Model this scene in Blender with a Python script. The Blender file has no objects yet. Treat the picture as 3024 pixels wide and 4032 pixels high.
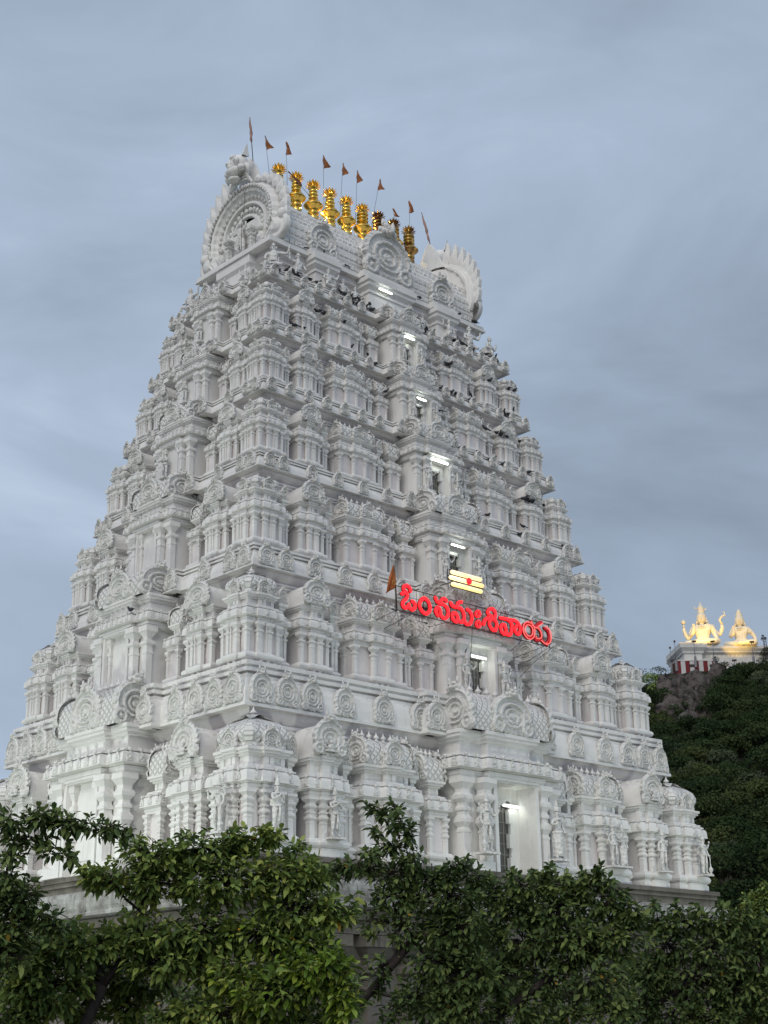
import bpy, bmesh, math, random
import numpy as np
from mathutils import Vector, Matrix
R = math.radians
sc = bpy.context.scene
COL = sc.collection
random.seed(7)
rng = np.random.default_rng(11)

# ------------------------------------------------------------------ camera
F_PX, YAW, PITCH, ROLL = 5786.59, 0.813584475, 0.344284167, -0.0168292775
CAM = Vector((-42.2757, -47.1883, 1.6))
_fw = Vector((math.cos(YAW)*math.cos(PITCH), math.sin(YAW)*math.cos(PITCH), math.sin(PITCH)))
_r = Vector((math.sin(YAW), -math.cos(YAW), 0)); _u = _r.cross(_fw)
RT = _r*math.cos(ROLL)+_u*math.sin(ROLL); UP = -_r*math.sin(ROLL)+_u*math.cos(ROLL)
cd = bpy.data.cameras.new('camera'); cam = bpy.data.objects.new('camera', cd); COL.objects.link(cam)
cam.matrix_world = Matrix(((RT.x, UP.x, -_fw.x, CAM.x), (RT.y, UP.y, -_fw.y, CAM.y), (RT.z, UP.z, -_fw.z, CAM.z), (0, 0, 0, 1)))
cd.sensor_fit = 'VERTICAL'; cd.sensor_height = 24; cd.lens = 24*F_PX/4032
cd.clip_end = 4000; cd.clip_start = 0.2
sc.camera = cam
def ray(u, v):
    return (_fw*F_PX + RT*(u-1512) - UP*(v-2016)).normalized()
def at(u, v, dist):
    d = ray(u, v); return CAM + d*(dist/math.hypot(d.x, d.y))

# ------------------------------------------------------------------ world and sun
SUN_EL, SUN_AZ = R(40), R(209)          # azimuth measured as the direction the light comes from
w = bpy.data.worlds.new("World"); sc.world = w; w.use_nodes = True
nt = w.node_tree; nt.nodes.clear()
out = nt.nodes.new('ShaderNodeOutputWorld'); bg = nt.nodes.new('ShaderNodeBackground')
sky = nt.nodes.new('ShaderNodeTexSky'); sky.sky_type = 'NISHITA'; sky.sun_disc = False
sky.sun_elevation = SUN_EL; sky.sun_rotation = R(90) - R(209) ; sky.dust_density = 2.0
tc = nt.nodes.new('ShaderNodeTexCoord')
mp = nt.nodes.new('ShaderNodeMapping'); mp.inputs['Scale'].default_value = (1.0, 1.0, 2.6)
mp.inputs['Rotation'].default_value = (R(14), R(-10), R(20))
n1 = nt.nodes.new('ShaderNodeTexNoise'); n1.inputs['Scale'].default_value = 2.6; n1.inputs['Detail'].default_value = 6; n1.inputs['Roughness'].default_value = 0.55; n1.inputs['Distortion'].default_value = 0.5
cr = nt.nodes.new('ShaderNodeValToRGB')
e = cr.color_ramp.elements
e[0].position = 0.32; e[0].color = (3.3, 4.05, 5.1, 1)
e[1].position = 0.71; e[1].color = (5.5, 6.5, 8.05, 1)
m_ = e.new(0.52); m_.color = (4.2, 5.15, 6.55, 1)
m_ = e.new(0.12); m_.color = (2.5, 3.1, 3.95, 1)
mx = nt.nodes.new('ShaderNodeMixRGB'); mx.inputs[0].default_value = 0.93
bk_ = nt.nodes.new('ShaderNodeVectorMath'); bk_.operation = 'DOT_PRODUCT'; bd_ = ray(2850, 2050); bk_.inputs[1].default_value = tuple(bd_)
nt.links.new(tc.outputs['Generated'], bk_.inputs[0])
bm_ = nt.nodes.new('ShaderNodeMapRange'); bm_.inputs[1].default_value = math.cos(R(16)); bm_.inputs[2].default_value = 1.0; bm_.inputs[3].default_value = 0.0; bm_.inputs[4].default_value = -0.15; bm_.interpolation_type = 'SMOOTHSTEP'
nt.links.new(bk_.outputs['Value'], bm_.inputs[0])
bs_ = nt.nodes.new('ShaderNodeMath'); bs_.operation = 'ADD'
nt.links.new(bm_.outputs[0], bs_.inputs[1])
nt.links.new(tc.outputs['Generated'], mp.inputs[0]); nt.links.new(mp.outputs[0], n1.inputs[0])
nt.links.new(n1.outputs[0], bs_.inputs[0]); nt.links.new(bs_.outputs[0], cr.inputs[0]); nt.links.new(sky.outputs[0], mx.inputs[1]); nt.links.new(cr.outputs[0], mx.inputs[2])
nt.links.new(mx.outputs[0], bg.inputs[0]); bg.inputs[1].default_value = 0.10
nt.links.new(bg.outputs[0], out.inputs[0])
sl = bpy.data.lights.new('sun', 'SUN'); so = bpy.data.objects.new('sun', sl); COL.objects.link(so)
sl.energy = 1.45; sl.angle = R(40); sl.color = (1.0, 0.93, 0.84)
sd = Vector((math.cos(SUN_AZ)*math.cos(SUN_EL), math.sin(SUN_AZ)*math.cos(SUN_EL), math.sin(SUN_EL)))
so.rotation_euler = sd.to_track_quat('Z', 'Y').to_euler(); so.location = sd*200
sc.view_settings.view_transform = 'Standard'; sc.view_settings.look = 'None'
sc.view_settings.exposure = 0.0; sc.view_settings.gamma = 1.0

# ------------------------------------------------------------------ materials
MATS = {}
def nodes_of(name, rough=0.8, spec=0.3, metal=0.0):
    m = bpy.data.materials.new(name); m.use_nodes = True; t = m.node_tree
    b = t.nodes['Principled BSDF']; b.inputs['Roughness'].default_value = rough
    b.inputs['Specular IOR Level'].default_value = spec; b.inputs['Metallic'].default_value = metal
    MATS[name] = m
    return m, t, b
def noise(t, scale, detail=4, vec=None, rough=0.55):
    n = t.nodes.new('ShaderNodeTexNoise'); n.inputs['Scale'].default_value = scale; n.inputs['Detail'].default_value = detail; n.inputs['Roughness'].default_value = rough
    if vec is not None: t.links.new(vec, n.inputs['Vector'])
    return n.outputs['Fac']
def ramp(t, fac, stops):
    c = t.nodes.new('ShaderNodeValToRGB'); el = c.color_ramp.elements
    el[0].position, el[0].color = stops[0][0], (*stops[0][1], 1)
    el[1].position, el[1].color = stops[-1][0], (*stops[-1][1], 1)
    for p, k in stops[1:-1]:
        q = el.new(p); q.color = (*k, 1)
    t.links.new(fac, c.inputs[0]); return c.outputs[0]
def mix(t, f, a, b, mode='MIX'):
    n = t.nodes.new('ShaderNodeMixRGB'); n.blend_type = mode
    for i, v in ((0, f), (1, a), (2, b)):
        if hasattr(v, 'links'): t.links.new(v, n.inputs[i])
        elif isinstance(v, tuple): n.inputs[i].default_value = (*v, 1)
        else: n.inputs[i].default_value = v
    return n.outputs[0]
def math_(t, op, a, b=None, clamp=False):
    n = t.nodes.new('ShaderNodeMath'); n.operation = op; n.use_clamp = clamp
    for i, v in ((0, a), (1, b)):
        if v is None: continue
        if hasattr(v, 'links'): t.links.new(v, n.inputs[i])
        else: n.inputs[i].default_value = v
    return n.outputs[0]
def bump(t, b, h, strength=0.3, dist=0.02):
    n = t.nodes.new('ShaderNodeBump'); n.inputs['Strength'].default_value = strength; n.inputs['Distance'].default_value = dist
    t.links.new(h, n.inputs['Height']); t.links.new(n.outputs[0], b.inputs['Normal'])
def geo(t): return t.nodes.new('ShaderNodeNewGeometry')
def sep(t, v):
    s = t.nodes.new('ShaderNodeSeparateXYZ'); t.links.new(v, s.inputs[0]); return s.outputs
def vmul(t, v, k):
    n = t.nodes.new('ShaderNodeVectorMath'); n.operation = 'MULTIPLY'; t.links.new(v, n.inputs[0]); n.inputs[1].default_value = k; return n.outputs[0]

def plaster(name, c1, c2, dirt, lattice=False, relief=0.0):
    m, t, b = nodes_of(name, 0.72, 0.25)
    g = geo(t); pos = g.outputs['Position']
    base = ramp(t, noise(t, 0.9, 5, pos), [(0.3, c1), (0.7, c2)])
    nz = sep(t, g.outputs['Normal'])[2]
    ledge = math_(t, 'MULTIPLY', math_(t, 'SUBTRACT', nz, 0.25, True), 1.6, True)
    spots = math_(t, 'MULTIPLY', math_(t, 'SUBTRACT', noise(t, 3.5, 6, pos, 0.7), 0.47, True), 7.0, True)
    streak = noise(t, 1.0, 5, vmul(t, pos, (7.0, 7.0, 0.9)), 0.6)
    streak = math_(t, 'MULTIPLY', math_(t, 'SUBTRACT', streak, 0.565, True), 3.0, True)
    d1 = math_(t, 'MULTIPLY', ledge, spots, True)
    d = math_(t, 'MAXIMUM', math_(t, 'MULTIPLY', d1, dirt), math_(t, 'MULTIPLY', streak, dirt*0.75))
    c = mix(t, d, base, (0.30, 0.29, 0.265))
    t.links.new(c, b.inputs['Base Color'])
    h = noise(t, 14, 4, pos)
    if lattice:
        tco = t.nodes.new('ShaderNodeTexCoord'); s = sep(t, tco.outputs['Object'])
        sx = math_(t, 'ADD', s[0], s[1])
        def tri(a): 
            f = math_(t, 'FRACT', math_(t, 'MULTIPLY', a, lattice)); return math_(t, 'ABSOLUTE', math_(t, 'SUBTRACT', f, 0.5))
        l = math_(t, 'MINIMUM', tri(math_(t, 'ADD', sx, s[2])), tri(math_(t, 'SUBTRACT', sx, s[2])))
        l = math_(t, 'MULTIPLY', l, 5.0, True)
        h = math_(t, 'ADD', l, math_(t, 'MULTIPLY', h, 0.2)); bump(t, b, h, 1.0, 0.05)
    elif relief:
        vo = t.nodes.new('ShaderNodeTexVoronoi'); vo.inputs['Scale'].default_value = 7; t.links.new(pos, vo.inputs['Vector']); bump(t, b, math_(t, 'ADD', vo.outputs['Distance'], math_(t, 'MULTIPLY', h, .5)), 0.8, relief)
    else: bump(t, b, h, 0.35, 0.02)
    return m
WHITE = plaster('white_plaster', (0.70, 0.685, 0.665), (0.80, 0.79, 0.765), 0.62)
PINK = plaster('recessed_wall_plaster', (0.68, 0.64, 0.635), (0.76, 0.725, 0.715), 0.5)
RELIEF = plaster('carved_plaster', (0.64, 0.63, 0.605), (0.76, 0.75, 0.725), 0.8, relief=0.07)
LATT = plaster('lattice_plaster', (0.70, 0.69, 0.665), (0.79, 0.78, 0.755), 0.7, lattice=3.4)

def simple(name, col, rough=0.7, spec=0.3, metal=0.0, var=0.0, scale=6):
    m, t, b = nodes_of(name, rough, spec, metal)
    if var:
        g = geo(t); f = noise(t, scale, 5, g.outputs['Position'])
        t.links.new(ramp(t, f, [(0.3, tuple(c*(1-var) for c in col)), (0.7, tuple(min(1, c*(1+var)) for c in col))]), b.inputs['Base Color'])
        bump(t, b, f, 0.3, 0.02)
    else: b.inputs['Base Color'].default_value = (*col, 1)
    return m
def emis(name, col, strength, base=(0.8, 0.8, 0.8)):
    m, t, b = nodes_of(name, 0.5); b.inputs['Base Color'].default_value = (*base, 1)
    b.inputs['Emission Color'].default_value = (*col, 1); b.inputs['Emission Strength'].default_value = strength
    return m
# weathered granite of the tower base
m, t, b = nodes_of('weathered_granite', 0.85, 0.2); g = geo(t); pos = g.outputs['Position']
c = ramp(t, noise(t, 1.3, 6, pos), [(0.3, (0.115, 0.105, 0.09)), (0.55, (0.17, 0.155, 0.135)), (0.75, (0.22, 0.205, 0.18))])
st = noise(t, 1.0, 5, vmul(t, pos, (5, 5, 0.7)))
c = mix(t, math_(t, 'MULTIPLY', math_(t, 'SUBTRACT', st, 0.56, True), 4.0, True), c, (0.06, 0.055, 0.05))
t.links.new(c, b.inputs['Base Color']); bump(t, b, noise(t, 9, 6, pos), 0.5, 0.03); GRANITE = m
m, t, b = nodes_of('weathered_whitewash', 0.85, 0.2); g = geo(t); pos = g.outputs['Position']
c = ramp(t, noise(t, 1.8, 6, pos, 0.65), [(0.32, (0.16, 0.155, 0.14)), (0.5, (0.30, 0.295, 0.28)), (0.7, (0.46, 0.46, 0.445))])
st = noise(t, 1.0, 6, vmul(t, pos, (6, 6, 1.2)))
c = mix(t, math_(t, 'MULTIPLY', math_(t, 'SUBTRACT', st, 0.55, True), 4.0, True), c, (0.13, 0.125, 0.115))
t.links.new(c, b.inputs['Base Color']); bump(t, b, noise(t, 7, 5, pos), 0.5, 0.03); WASH = m
GOLD = simple('polished_brass', (0.95, 0.62, 0.13), 0.24, 0.5, 1.0)
m, t, b = nodes_of('tarnished_brass', 0.28, 0.5, 1.0); g = geo(t)
c = ramp(t, noise(t, 1.6, 3, g.outputs['Position']), [(0.42, (0.26, 0.14, 0.055)), (0.54, (0.66, 0.44, 0.13))]); t.links.new(c, b.inputs['Base Color']); TARN = m
DARKGLASS = simple('dark_window_glass', (0.10, 0.098, 0.09), 0.3, 0.5)
GRILLE = simple('grille_metal', (0.30, 0.29, 0.26), 0.5)
IRON = simple('rusty_iron', (0.06, 0.045, 0.04), 0.7, var=0.3)
PIPE = simple('galvanised_pipe', (0.22, 0.24, 0.27), 0.5, 0.5, 0.4)
TUBE = emis('fluorescent_tube', (0.93, 1.0, 0.93), 9)
RED = emis('red_neon_letters', (1.0, 0.012, 0.020), 2.2, (0.6, 0.02, 0.02))
REDDIM = emis('red_neon_dim', (1.0, 0.02, 0.03), 0.30, (0.35, 0.02, 0.03))
REDEDGE = emis('red_neon_edge', (1.0, 0.16, 0.14), 1.0, (0.6, 0.1, 0.1))
LETTERSIDE = simple('letter_side', (0.25, 0.01, 0.01), 0.4)
YEL1 = emis('neon_pale_orange', (1.0, 0.66, 0.25), 1.15); YEL2 = emis('neon_cream', (1.0, 0.80, 0.36), 1.2); YEL3 = emis('neon_yellow', (1.0, 0.86, 0.22), 1.05); YEL4 = emis('neon_amber', (1.0, 0.62, 0.14), 1.1)
SAFF = simple('saffron_cloth', (0.30, 0.115, 0.045), 0.85, var=0.35, scale=5)
SAFF2 = simple('faded_cloth', (0.33, 0.2, 0.17), 0.85, var=0.3, scale=5)
BIRD = simple('dark_feathers', (0.035, 0.036, 0.042), 0.6, 0.3)
BARK = simple('tree_bark', (0.030, 0.024, 0.021), 0.9, var=0.35, scale=14)
ROCK = None
m, t, b = nodes_of('hill_rock', 0.9, 0.2); g = geo(t); pos = g.outputs['Position']
c = ramp(t, noise(t, 0.5, 8, pos, 0.7), [(0.38, (0.035, 0.031, 0.03)), (0.48, (0.12, 0.10, 0.09)), (0.55, (0.17, 0.145, 0.13)), (0.68, (0.21, 0.19, 0.175))])
t.links.new(c, b.inputs['Base Color']); bump(t, b, noise(t, 0.9, 8, pos, 0.7), 1.0, 1.6); ROCK = m
m, t, b = nodes_of('hill_ground', 0.95, 0.1); g = geo(t); pos = g.outputs['Position']
c = ramp(t, noise(t, 0.45, 8, pos, 0.7), [(0.35, (0.018, 0.020, 0.012)), (0.5, (0.045, 0.045, 0.03)), (0.58, (0.10, 0.085, 0.07)), (0.7, (0.15, 0.13, 0.115))])
t.links.new(c, b.inputs['Base Color']); bump(t, b, noise(t, 0.8, 8, pos, 0.7), 1.0, 1.2); HILLG = m
GROUND = simple('ground_earth', (0.09, 0.08, 0.06), 0.95, var=0.3, scale=0.5)
STONEPALE = simple('statue_paint', (0.74, 0.68, 0.56), 0.6, var=0.04, scale=1)
PLINTH = simple('plinth_paint', (0.62, 0.60, 0.57), 0.7, var=0.12, scale=0.8)
MAROON = simple('maroon_stripe', (0.16, 0.022, 0.026), 0.75, var=0.2, scale=2)
STRIPEW = simple('white_stripe', (0.55, 0.53, 0.52), 0.75, var=0.12, scale=2)
def leafmat(name, stops, spec=0.4, rough=0.45, nsc=1.3, wr=0.5):
    m, t, b = nodes_of(name, rough, spec); g = geo(t)
    rnd = g.outputs['Random Per Island']; nz = noise(t, nsc, 3, g.outputs['Position'])
    f = math_(t, 'ADD', math_(t, 'MULTIPLY', rnd, wr), math_(t, 'MULTIPLY', nz, 1.1-wr))
    c = ramp(t, f, stops); t.links.new(c, b.inputs['Base Color'])
    tr = t.nodes.new('ShaderNodeBsdfTranslucent'); t.links.new(c, tr.inputs[0])
    ms = t.nodes.new('ShaderNodeMixShader'); ms.inputs[0].default_value = 0.22
    o = [n for n in t.nodes if n.type == 'OUTPUT_MATERIAL'][0]
    t.links.new(b.outputs[0], ms.inputs[1]); t.links.new(tr.outputs[0], ms.inputs[2]); t.links.new(ms.outputs[0], o.inputs[0])
    return m
LEAF_LIGHT = leafmat('leaf_bright_green', [(0.28, (0.070, 0.115, 0.034)), (0.48, (0.140, 0.210, 0.055)), (0.66, (0.25, 0.33, 0.08)), (0.88, (0.38, 0.41, 0.10))], .25, .6)
LEAF_DARK = leafmat('leaf_dark_green', [(0.3, (0.054, 0.088, 0.031)), (0.55, (0.10, 0.152, 0.048)), (0.8, (0.19, 0.24, 0.07))], .25, .6)
LEAF_LIME = leafmat('leaf_lime_green', [(0.3, (0.09, 0.16, 0.02)), (0.55, (0.17, 0.27, 0.03)), (0.8, (0.30, 0.36, 0.05))])
LEAF_YELLOW = simple('leaf_yellow', (0.45, 0.26, 0.03), 0.6)
CANOPY = leafmat('hill_foliage', [(0.3, (0.016, 0.030, 0.015)), (0.47, (0.027, 0.046, 0.020)), (0.6, (0.045, 0.068, 0.027)), (0.8, (0.075, 0.095, 0.037))], 0.05, 0.95, 0.14, .28)

# ------------------------------------------------------------------ object helpers
def tag(o, label=None, cat=None, group=None, kind=None):
    if label: o['label'] = label
    if cat: o['category'] = cat
    if group: o['group'] = group
    if kind: o['kind'] = kind
    return o
def empty(name, loc, rz=0, **kw):
    o = bpy.data.objects.new(name, None); COL.objects.link(o); o.location = loc; o.rotation_euler = (0, 0, rz)
    o.empty_display_size = 0.3
    return tag(o, **kw)
def link(name, me, parent=None, loc=(0, 0, 0), rz=0, scale=None):
    o = bpy.data.objects.new(name, me); COL.objects.link(o); o.location = loc; o.rotation_euler = (0, 0, rz)
    if scale: o.scale = scale if hasattr(scale, '__len__') else (scale,)*3
    if parent: o.parent = parent
    return o
def copy_tree(o, parent=None):
    c = o.copy(); COL.objects.link(c); c.parent = parent
    for ch in [x for x in bpy.data.objects if x.parent == o]: copy_tree(ch, c)
    return c
# unit ball for lumps
def _ball():
    v = [(1, 0, 0), (-1, 0, 0), (0, 1, 0), (0, -1, 0), (0, 0, 1), (0, 0, -1)]
    f = [(0, 2, 4), (2, 1, 4), (1, 3, 4), (3, 0, 4), (2, 0, 5), (1, 2, 5), (3, 1, 5), (0, 3, 5)]
    v = [Vector(x) for x in v]; cache = {}; nf = []
    def mid(a, b):
        k = (min(a, b), max(a, b))
        if k not in cache: v.append(((v[a]+v[b])/2).normalized()); cache[k] = len(v)-1
        return cache[k]
    for a, b, c in f:
        x, y, z = mid(a, b), mid(b, c), mid(c, a); nf += [(a, x, z), (x, b, y), (z, y, c), (x, y, z)]
    return [tuple(p) for p in v], nf
BALLV, BALLF = _ball()
class MB:
    def __init__(s): s.v = []; s.f = []; s.m = []; s.sm = []
    def add(s, vs, fs, mat=0, T=None, smooth=False):
        n = len(s.v)
        s.v += [tuple(T @ Vector(p)) for p in vs] if T is not None else [tuple(p) for p in vs]
        s.f += [tuple(i+n for i in f) for f in fs]; s.m += [mat]*len(fs); s.sm += [smooth]*len(fs)
    def box(s, x0, x1, y0, y1, z0, z1, mat=0, T=None):
        v = [(x0, y0, z0), (x1, y0, z0), (x1, y1, z0), (x0, y1, z0), (x0, y0, z1), (x1, y0, z1), (x1, y1, z1), (x0, y1, z1)]
        s.add(v, [(3, 2, 1, 0), (4, 5, 6, 7), (0, 1, 5, 4), (1, 2, 6, 5), (2, 3, 7, 6), (3, 0, 4, 7)], mat, T)
    def ball(s, c, r, mat=0, T=None):
        r = r if hasattr(r, '__len__') else (r, r, r)
        s.add([(c[0]+p[0]*r[0], c[1]+p[1]*r[1], c[2]+p[2]*r[2]) for p in BALLV], BALLF, mat, T, True)
    def mould(s, poly, prof, mat=0, T=None, cap=(False, True), smooth=False):
        n = len(poly); mit = []
        for i in range(n):
            p0, p1, p2 = poly[i-1], poly[i], poly[(i+1) % n]
            a = Vector((p1[0]-p0[0], p1[1]-p0[1])).normalized(); b = Vector((p2[0]-p1[0], p2[1]-p1[1])).normalized()
            na, nb = Vector((a.y, -a.x)), Vector((b.y, -b.x)); k = 1+na.dot(nb)
            mit.append((na+nb)/max(k, 0.3))
        vs = [(poly[i][0]+mit[i].x*o, poly[i][1]+mit[i].y*o, z) for o, z in prof for i in range(n)]
        fs = [(j*n+i, j*n+(i+1) % n, (j+1)*n+(i+1) % n, (j+1)*n+i) for j in range(len(prof)-1) for i in range(n)]
        if cap[0]: fs.append(tuple(range(n-1, -1, -1)))
        if cap[1]: fs.append(tuple(range((len(prof)-1)*n, len(prof)*n)))
        s.add(vs, fs, mat, T, smooth)
    def lathe(s, c, prof, seg=10, mat=0, T=None, rot=0.0):
        vs = [(c[0]+r*math.cos(rot+2*math.pi*i/seg), c[1]+r*math.sin(rot+2*math.pi*i/seg), c[2]+z) for r, z in prof for i in range(seg)]
        fs = [(j*seg+i, j*seg+(i+1) % seg, (j+1)*seg+(i+1) % seg, (j+1)*seg+i) for j in range(len(prof)-1) for i in range(seg)]
        s.add(vs, fs, mat, T, seg > 6)
    def tube(s, pts, rad, seg=6, mat=0, T=None, caps=True):
        pts = [Vector(p) for p in pts]; n = len(pts); rad = rad if hasattr(rad, '__len__') else [rad]*n
        vs = []; a = None
        for i, p in enumerate(pts):
            d = (pts[min(i+1, n-1)]-pts[max(i-1, 0)]).normalized()
            if a is None: a = d.orthogonal().normalized()
            a = (a-d*a.dot(d)).normalized(); b = d.cross(a)
            for k in range(seg):
                th = 2*math.pi*k/seg; vs.append(p+(a*math.cos(th)+b*math.sin(th))*rad[i])
        fs = [(j*seg+i, j*seg+(i+1) % seg, (j+1)*seg+(i+1) % seg, (j+1)*seg+i) for j in range(n-1) for i in range(seg)]
        if caps: fs += [tuple(range(seg-1, -1, -1)), tuple(range((n-1)*seg, n*seg))]
        s.add(vs, fs, mat, T, True)
    def mesh(s, name, mats):
        me = bpy.data.meshes.new(name); me.from_pydata(s.v, [], s.f)
        for m in (mats if isinstance(mats, (list, tuple)) else [mats]): me.materials.append(m)
        me.polygons.foreach_set('material_index', s.m); me.polygons.foreach_set('use_smooth', s.sm); me.update()
        return me
    def build(s, name, mats, parent=None, loc=(0, 0, 0), rz=0): return link(name, s.mesh(name, mats), parent, loc, rz)
def RZ(a, loc=(0, 0, 0)): return Matrix.Translation(loc) @ Matrix.Rotation(a, 4, 'Z')

# ------------------------------------------------------------------ carved vocabulary of the tower
def head(mb, x, y, z, s, mat=2, T=None):
    """lion mask: muzzle, eyes, horns and ears"""
    mb.ball((x, y, z), (.50*s, .34*s, .46*s), mat, T)
    mb.ball((x, y-.30*s, z-.16*s), (.30*s, .24*s, .2*s), mat, T)
    for k in (-1, 1):
        mb.ball((x+k*.24*s, y-.26*s, z+.14*s), .15*s, mat, T)
        mb.ball((x+k*.42*s, y-.05*s, z+.42*s), (.14*s, .12*s, .3*s), mat, T)
        mb.ball((x+k*.6*s, y, z-.12*s), (.2*s, .15*s, .24*s), mat, T)
RINGS = [(0.0, .55), (.13, .55), (.17, .2), (.27, .2), (.30, .6), (.36, .6), (.40, .15), (.50, .2), (.54, .75), (.61, .75), (.65, .3), (.84, .35), (.88, .8), (1.0, .5)]
def kudu(mb, x, y, z, wd, h, t, mat=2, T=None, seg=30, rings=RINGS, hd=True, flare=0.07, image=False):
    """horseshoe arch medallion facing -y, base at z, centre x, back plane y"""
    zc = z+h*.47; vs = []; ns = seg
    pts = []
    for i in range(ns):
        th = 2*math.pi*i/ns - math.pi/2
        c, s_ = math.cos(th), math.sin(th)
        rx = wd*.5*(1.0 if s_ > -0.2 else 0.94)
        rz = h*.53 if s_ > 0 else h*.47
        q = 1.0/max(1e-6, (abs(c)**2.5+abs(s_)**2.5)**(1/2.5)) if s_ < 0 else 1.0
        pts.append((c*rx*q, s_*rz*q, i))
    for k, (r, hh) in enumerate(rings):
        for (px, pz, i) in pts:
            sc_ = 1.0
            if k >= len(rings)-1: sc_ = 1.0+flare*(1 if i % 2 else -0.6)
            vs.append((x+px*r*sc_, y-t*hh, zc+pz*r*sc_))
    nr = len(rings)
    for (px, pz, i) in pts: vs.append((x+px*1.0, y+t*.3, zc+pz))
    fs = [(j*ns+i, j*ns+(i+1) % ns, (j+1)*ns+(i+1) % ns, (j+1)*ns+i) for j in range(nr) for i in range(ns)]
    mb.add(vs, fs, mat, T)
    if image:
        mb.box(x-wd*.16, x+wd*.16, y-t*1.5, y, z+h*.10, z+h*.16, mat, T)
        mb.ball((x, y-t*.9, z+h*.24), (wd*.12, t*.5, h*.09), mat, T); mb.ball((x, y-t*.9, z+h*.37), (wd*.055, t*.4, h*.05), mat, T)
    for k in (-1, 1):
        cx = x+k*wd*.36
        mb.lathe((0, 0, 0), [(wd*.16, 0), (wd*.15, t*.9), (wd*.10, t*.9), (wd*.09, t*.5), (wd*.05, t*.6), (0.001, t*1.2)], 10, mat, (T if T is not None else Matrix()) @ Matrix.Translation((cx, y, z+wd*.15)) @ Matrix.Rotation(R(90), 4, 'X'))
    if hd: head(mb, x, y-t*.5, z+h*1.04, min(wd, h)*.30, mat, T)
def sqpoly(hw, hd=None, x=0, y=0):
    hd = hw if hd is None else hd
    return [(x-hw, y-hd), (x+hw, y-hd), (x+hw, y+hd), (x-hw, y+hd)]
def pilaster(mb, x, y, z0, z1, w_, mat=0, T=None, rich=False):
    h = z1-z0; a = w_/2
    if rich:
        pr = [(0, 0), (0, .34), (.12*a, .34), (.12*a, .37), (0, .37), (-.1*a, .40), (.45*a, .46), (.45*a, .50), (-.05*a, .55), (-.05*a, .60), (.2*a, .60), (.2*a, .63), (-.1*a, .66), (-.1*a, .69), (.5*a, .74), (.6*a, .78), (.1*a, .82), (.1*a, .86), (.85*a, .93), (.95*a, .935), (.95*a, 1.0)]
    else:
        pr = [(0, 0), (0, .52), (.14*a, .52), (.14*a, .56), (0, .57), (0, .66), (.55*a, .69), (.55*a, .735), (-.1*a, .76), (-.1*a, .80), (.85*a, .90), (1.05*a, .905), (1.05*a, 1.0)]
    mb.mould(sqpoly(a, a, x, y), [(o, z0+z*h) for o, z in pr], mat, T, cap=(False, True))
def kapota_prof(z0, z1, o, inset=0.0):
    """overhanging eave: soffit, lip, convex face, fillet"""
    h = z1-z0
    return [(inset, z0), (inset+.1*o, z0+.02*h), (o*.55, z0+.10*h), (o, z0+.12*h), (o, z0+.19*h), (o*.93, z0+.20*h), (o*.93, z0+.42*h), (o*.86, z0+.60*h), (o*.66, z0+.72*h), (o*.42, z0+.77*h), (o*.10, z0+.78*h), (o*.10, z0+.84*h), (o*.42, z0+.845*h), (o*.42, z0+.92*h), (inset, z0+.925*h), (inset, z1)]
def small_kudus(mb, poly, edges, z, o, s, T=None, gap=1.9):
    for (i, j) in edges:
        a, b = Vector(poly[i]), Vector(poly[j]); d = b-a; L = d.length
        if L < s*.8: continue
        n = max(1, int(L/(s*gap))); dn = d.normalized(); nn = Vector((dn.y, -dn.x)); ang = math.atan2(dn.y, dn.x)
        for k in range(n+ (1 if n > 1 else 0)):
            q = a+d*((k/n) if n > 1 else .5)+nn*o
            TT = (T if T is not None else Matrix()) @ RZ(ang, (q.x, q.y, 0))
            w2 = s*.5
            vs = []
            for yy in (0, -s*.14):
                for c_, z_ in ((-1, 0), (-1.05, .5), (-.6, 1.0), (0, 1.25), (.6, 1.0), (1.05, .5), (1, 0)): vs.append((c_*w2, yy, z+z_*s))
            mb.add(vs, [(i_, i_+1, i_+8, i_+7) for i_ in range(6)]+[(7, 8, 9, 10, 11, 12, 13)], 2, TT)
            mb.ball((0, -s*.05, z+s*1.5), (s*.30, s*.26, s*.30), 2, TT)
            mb.ball((s*.22, 0, z+s*1.72), (s*.1, s*.1, s*.16), 2, TT); mb.ball((-s*.22, 0, z+s*1.72), (s*.1, s*.1, s*.16), 2, TT)
            mb.ball((0, -s*.14, z+s*.5), (s*.22, s*.1, s*.28), 2, TT)
def finial(mb, x, y, z, s, mat=0, T=None):
    mb.lathe((x, y, z), [(.28*s, 0), (.30*s, .08*s), (.14*s, .2*s), (.14*s, .26*s), (.34*s, .42*s), (.36*s, .54*s), (.2*s, .72*s), (.09*s, .82*s), (.12*s, .88*s), (.05*s, 1.02*s), (.001, 1.2*s)], 8, mat, T)
def barrel(mb, L, yc, ry, z0, rz, axis='x', mat=3, T=None, seg=14):
    """vaulted wagon roof of half length L along its axis"""
    pr = []
    for i in range(seg+1):
        th = math.pi*(i/seg); c, s_ = math.cos(th), math.sin(th)
        pr.append((ry*c*(1+.16*math.sin(min(math.pi, 2.2*th) if th < math.pi/2 else min(math.pi, 2.2*(math.pi-th)))), rz*s_**.9))
    vs = []
    for e_ in (-L, L):
        for a, b in pr: vs.append((e_, yc+a, z0+b) if axis == 'x' else (a, yc+e_, z0+b))
    n = len(pr)
    fs = [(i, i+1, n+i+1, n+i) for i in range(n-1)]
    mb.add(vs, fs, mat, T, True); mb.add(vs, [tuple(range(n)), tuple(range(2*n-1, n-1, -1))], 0, T)

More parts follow.
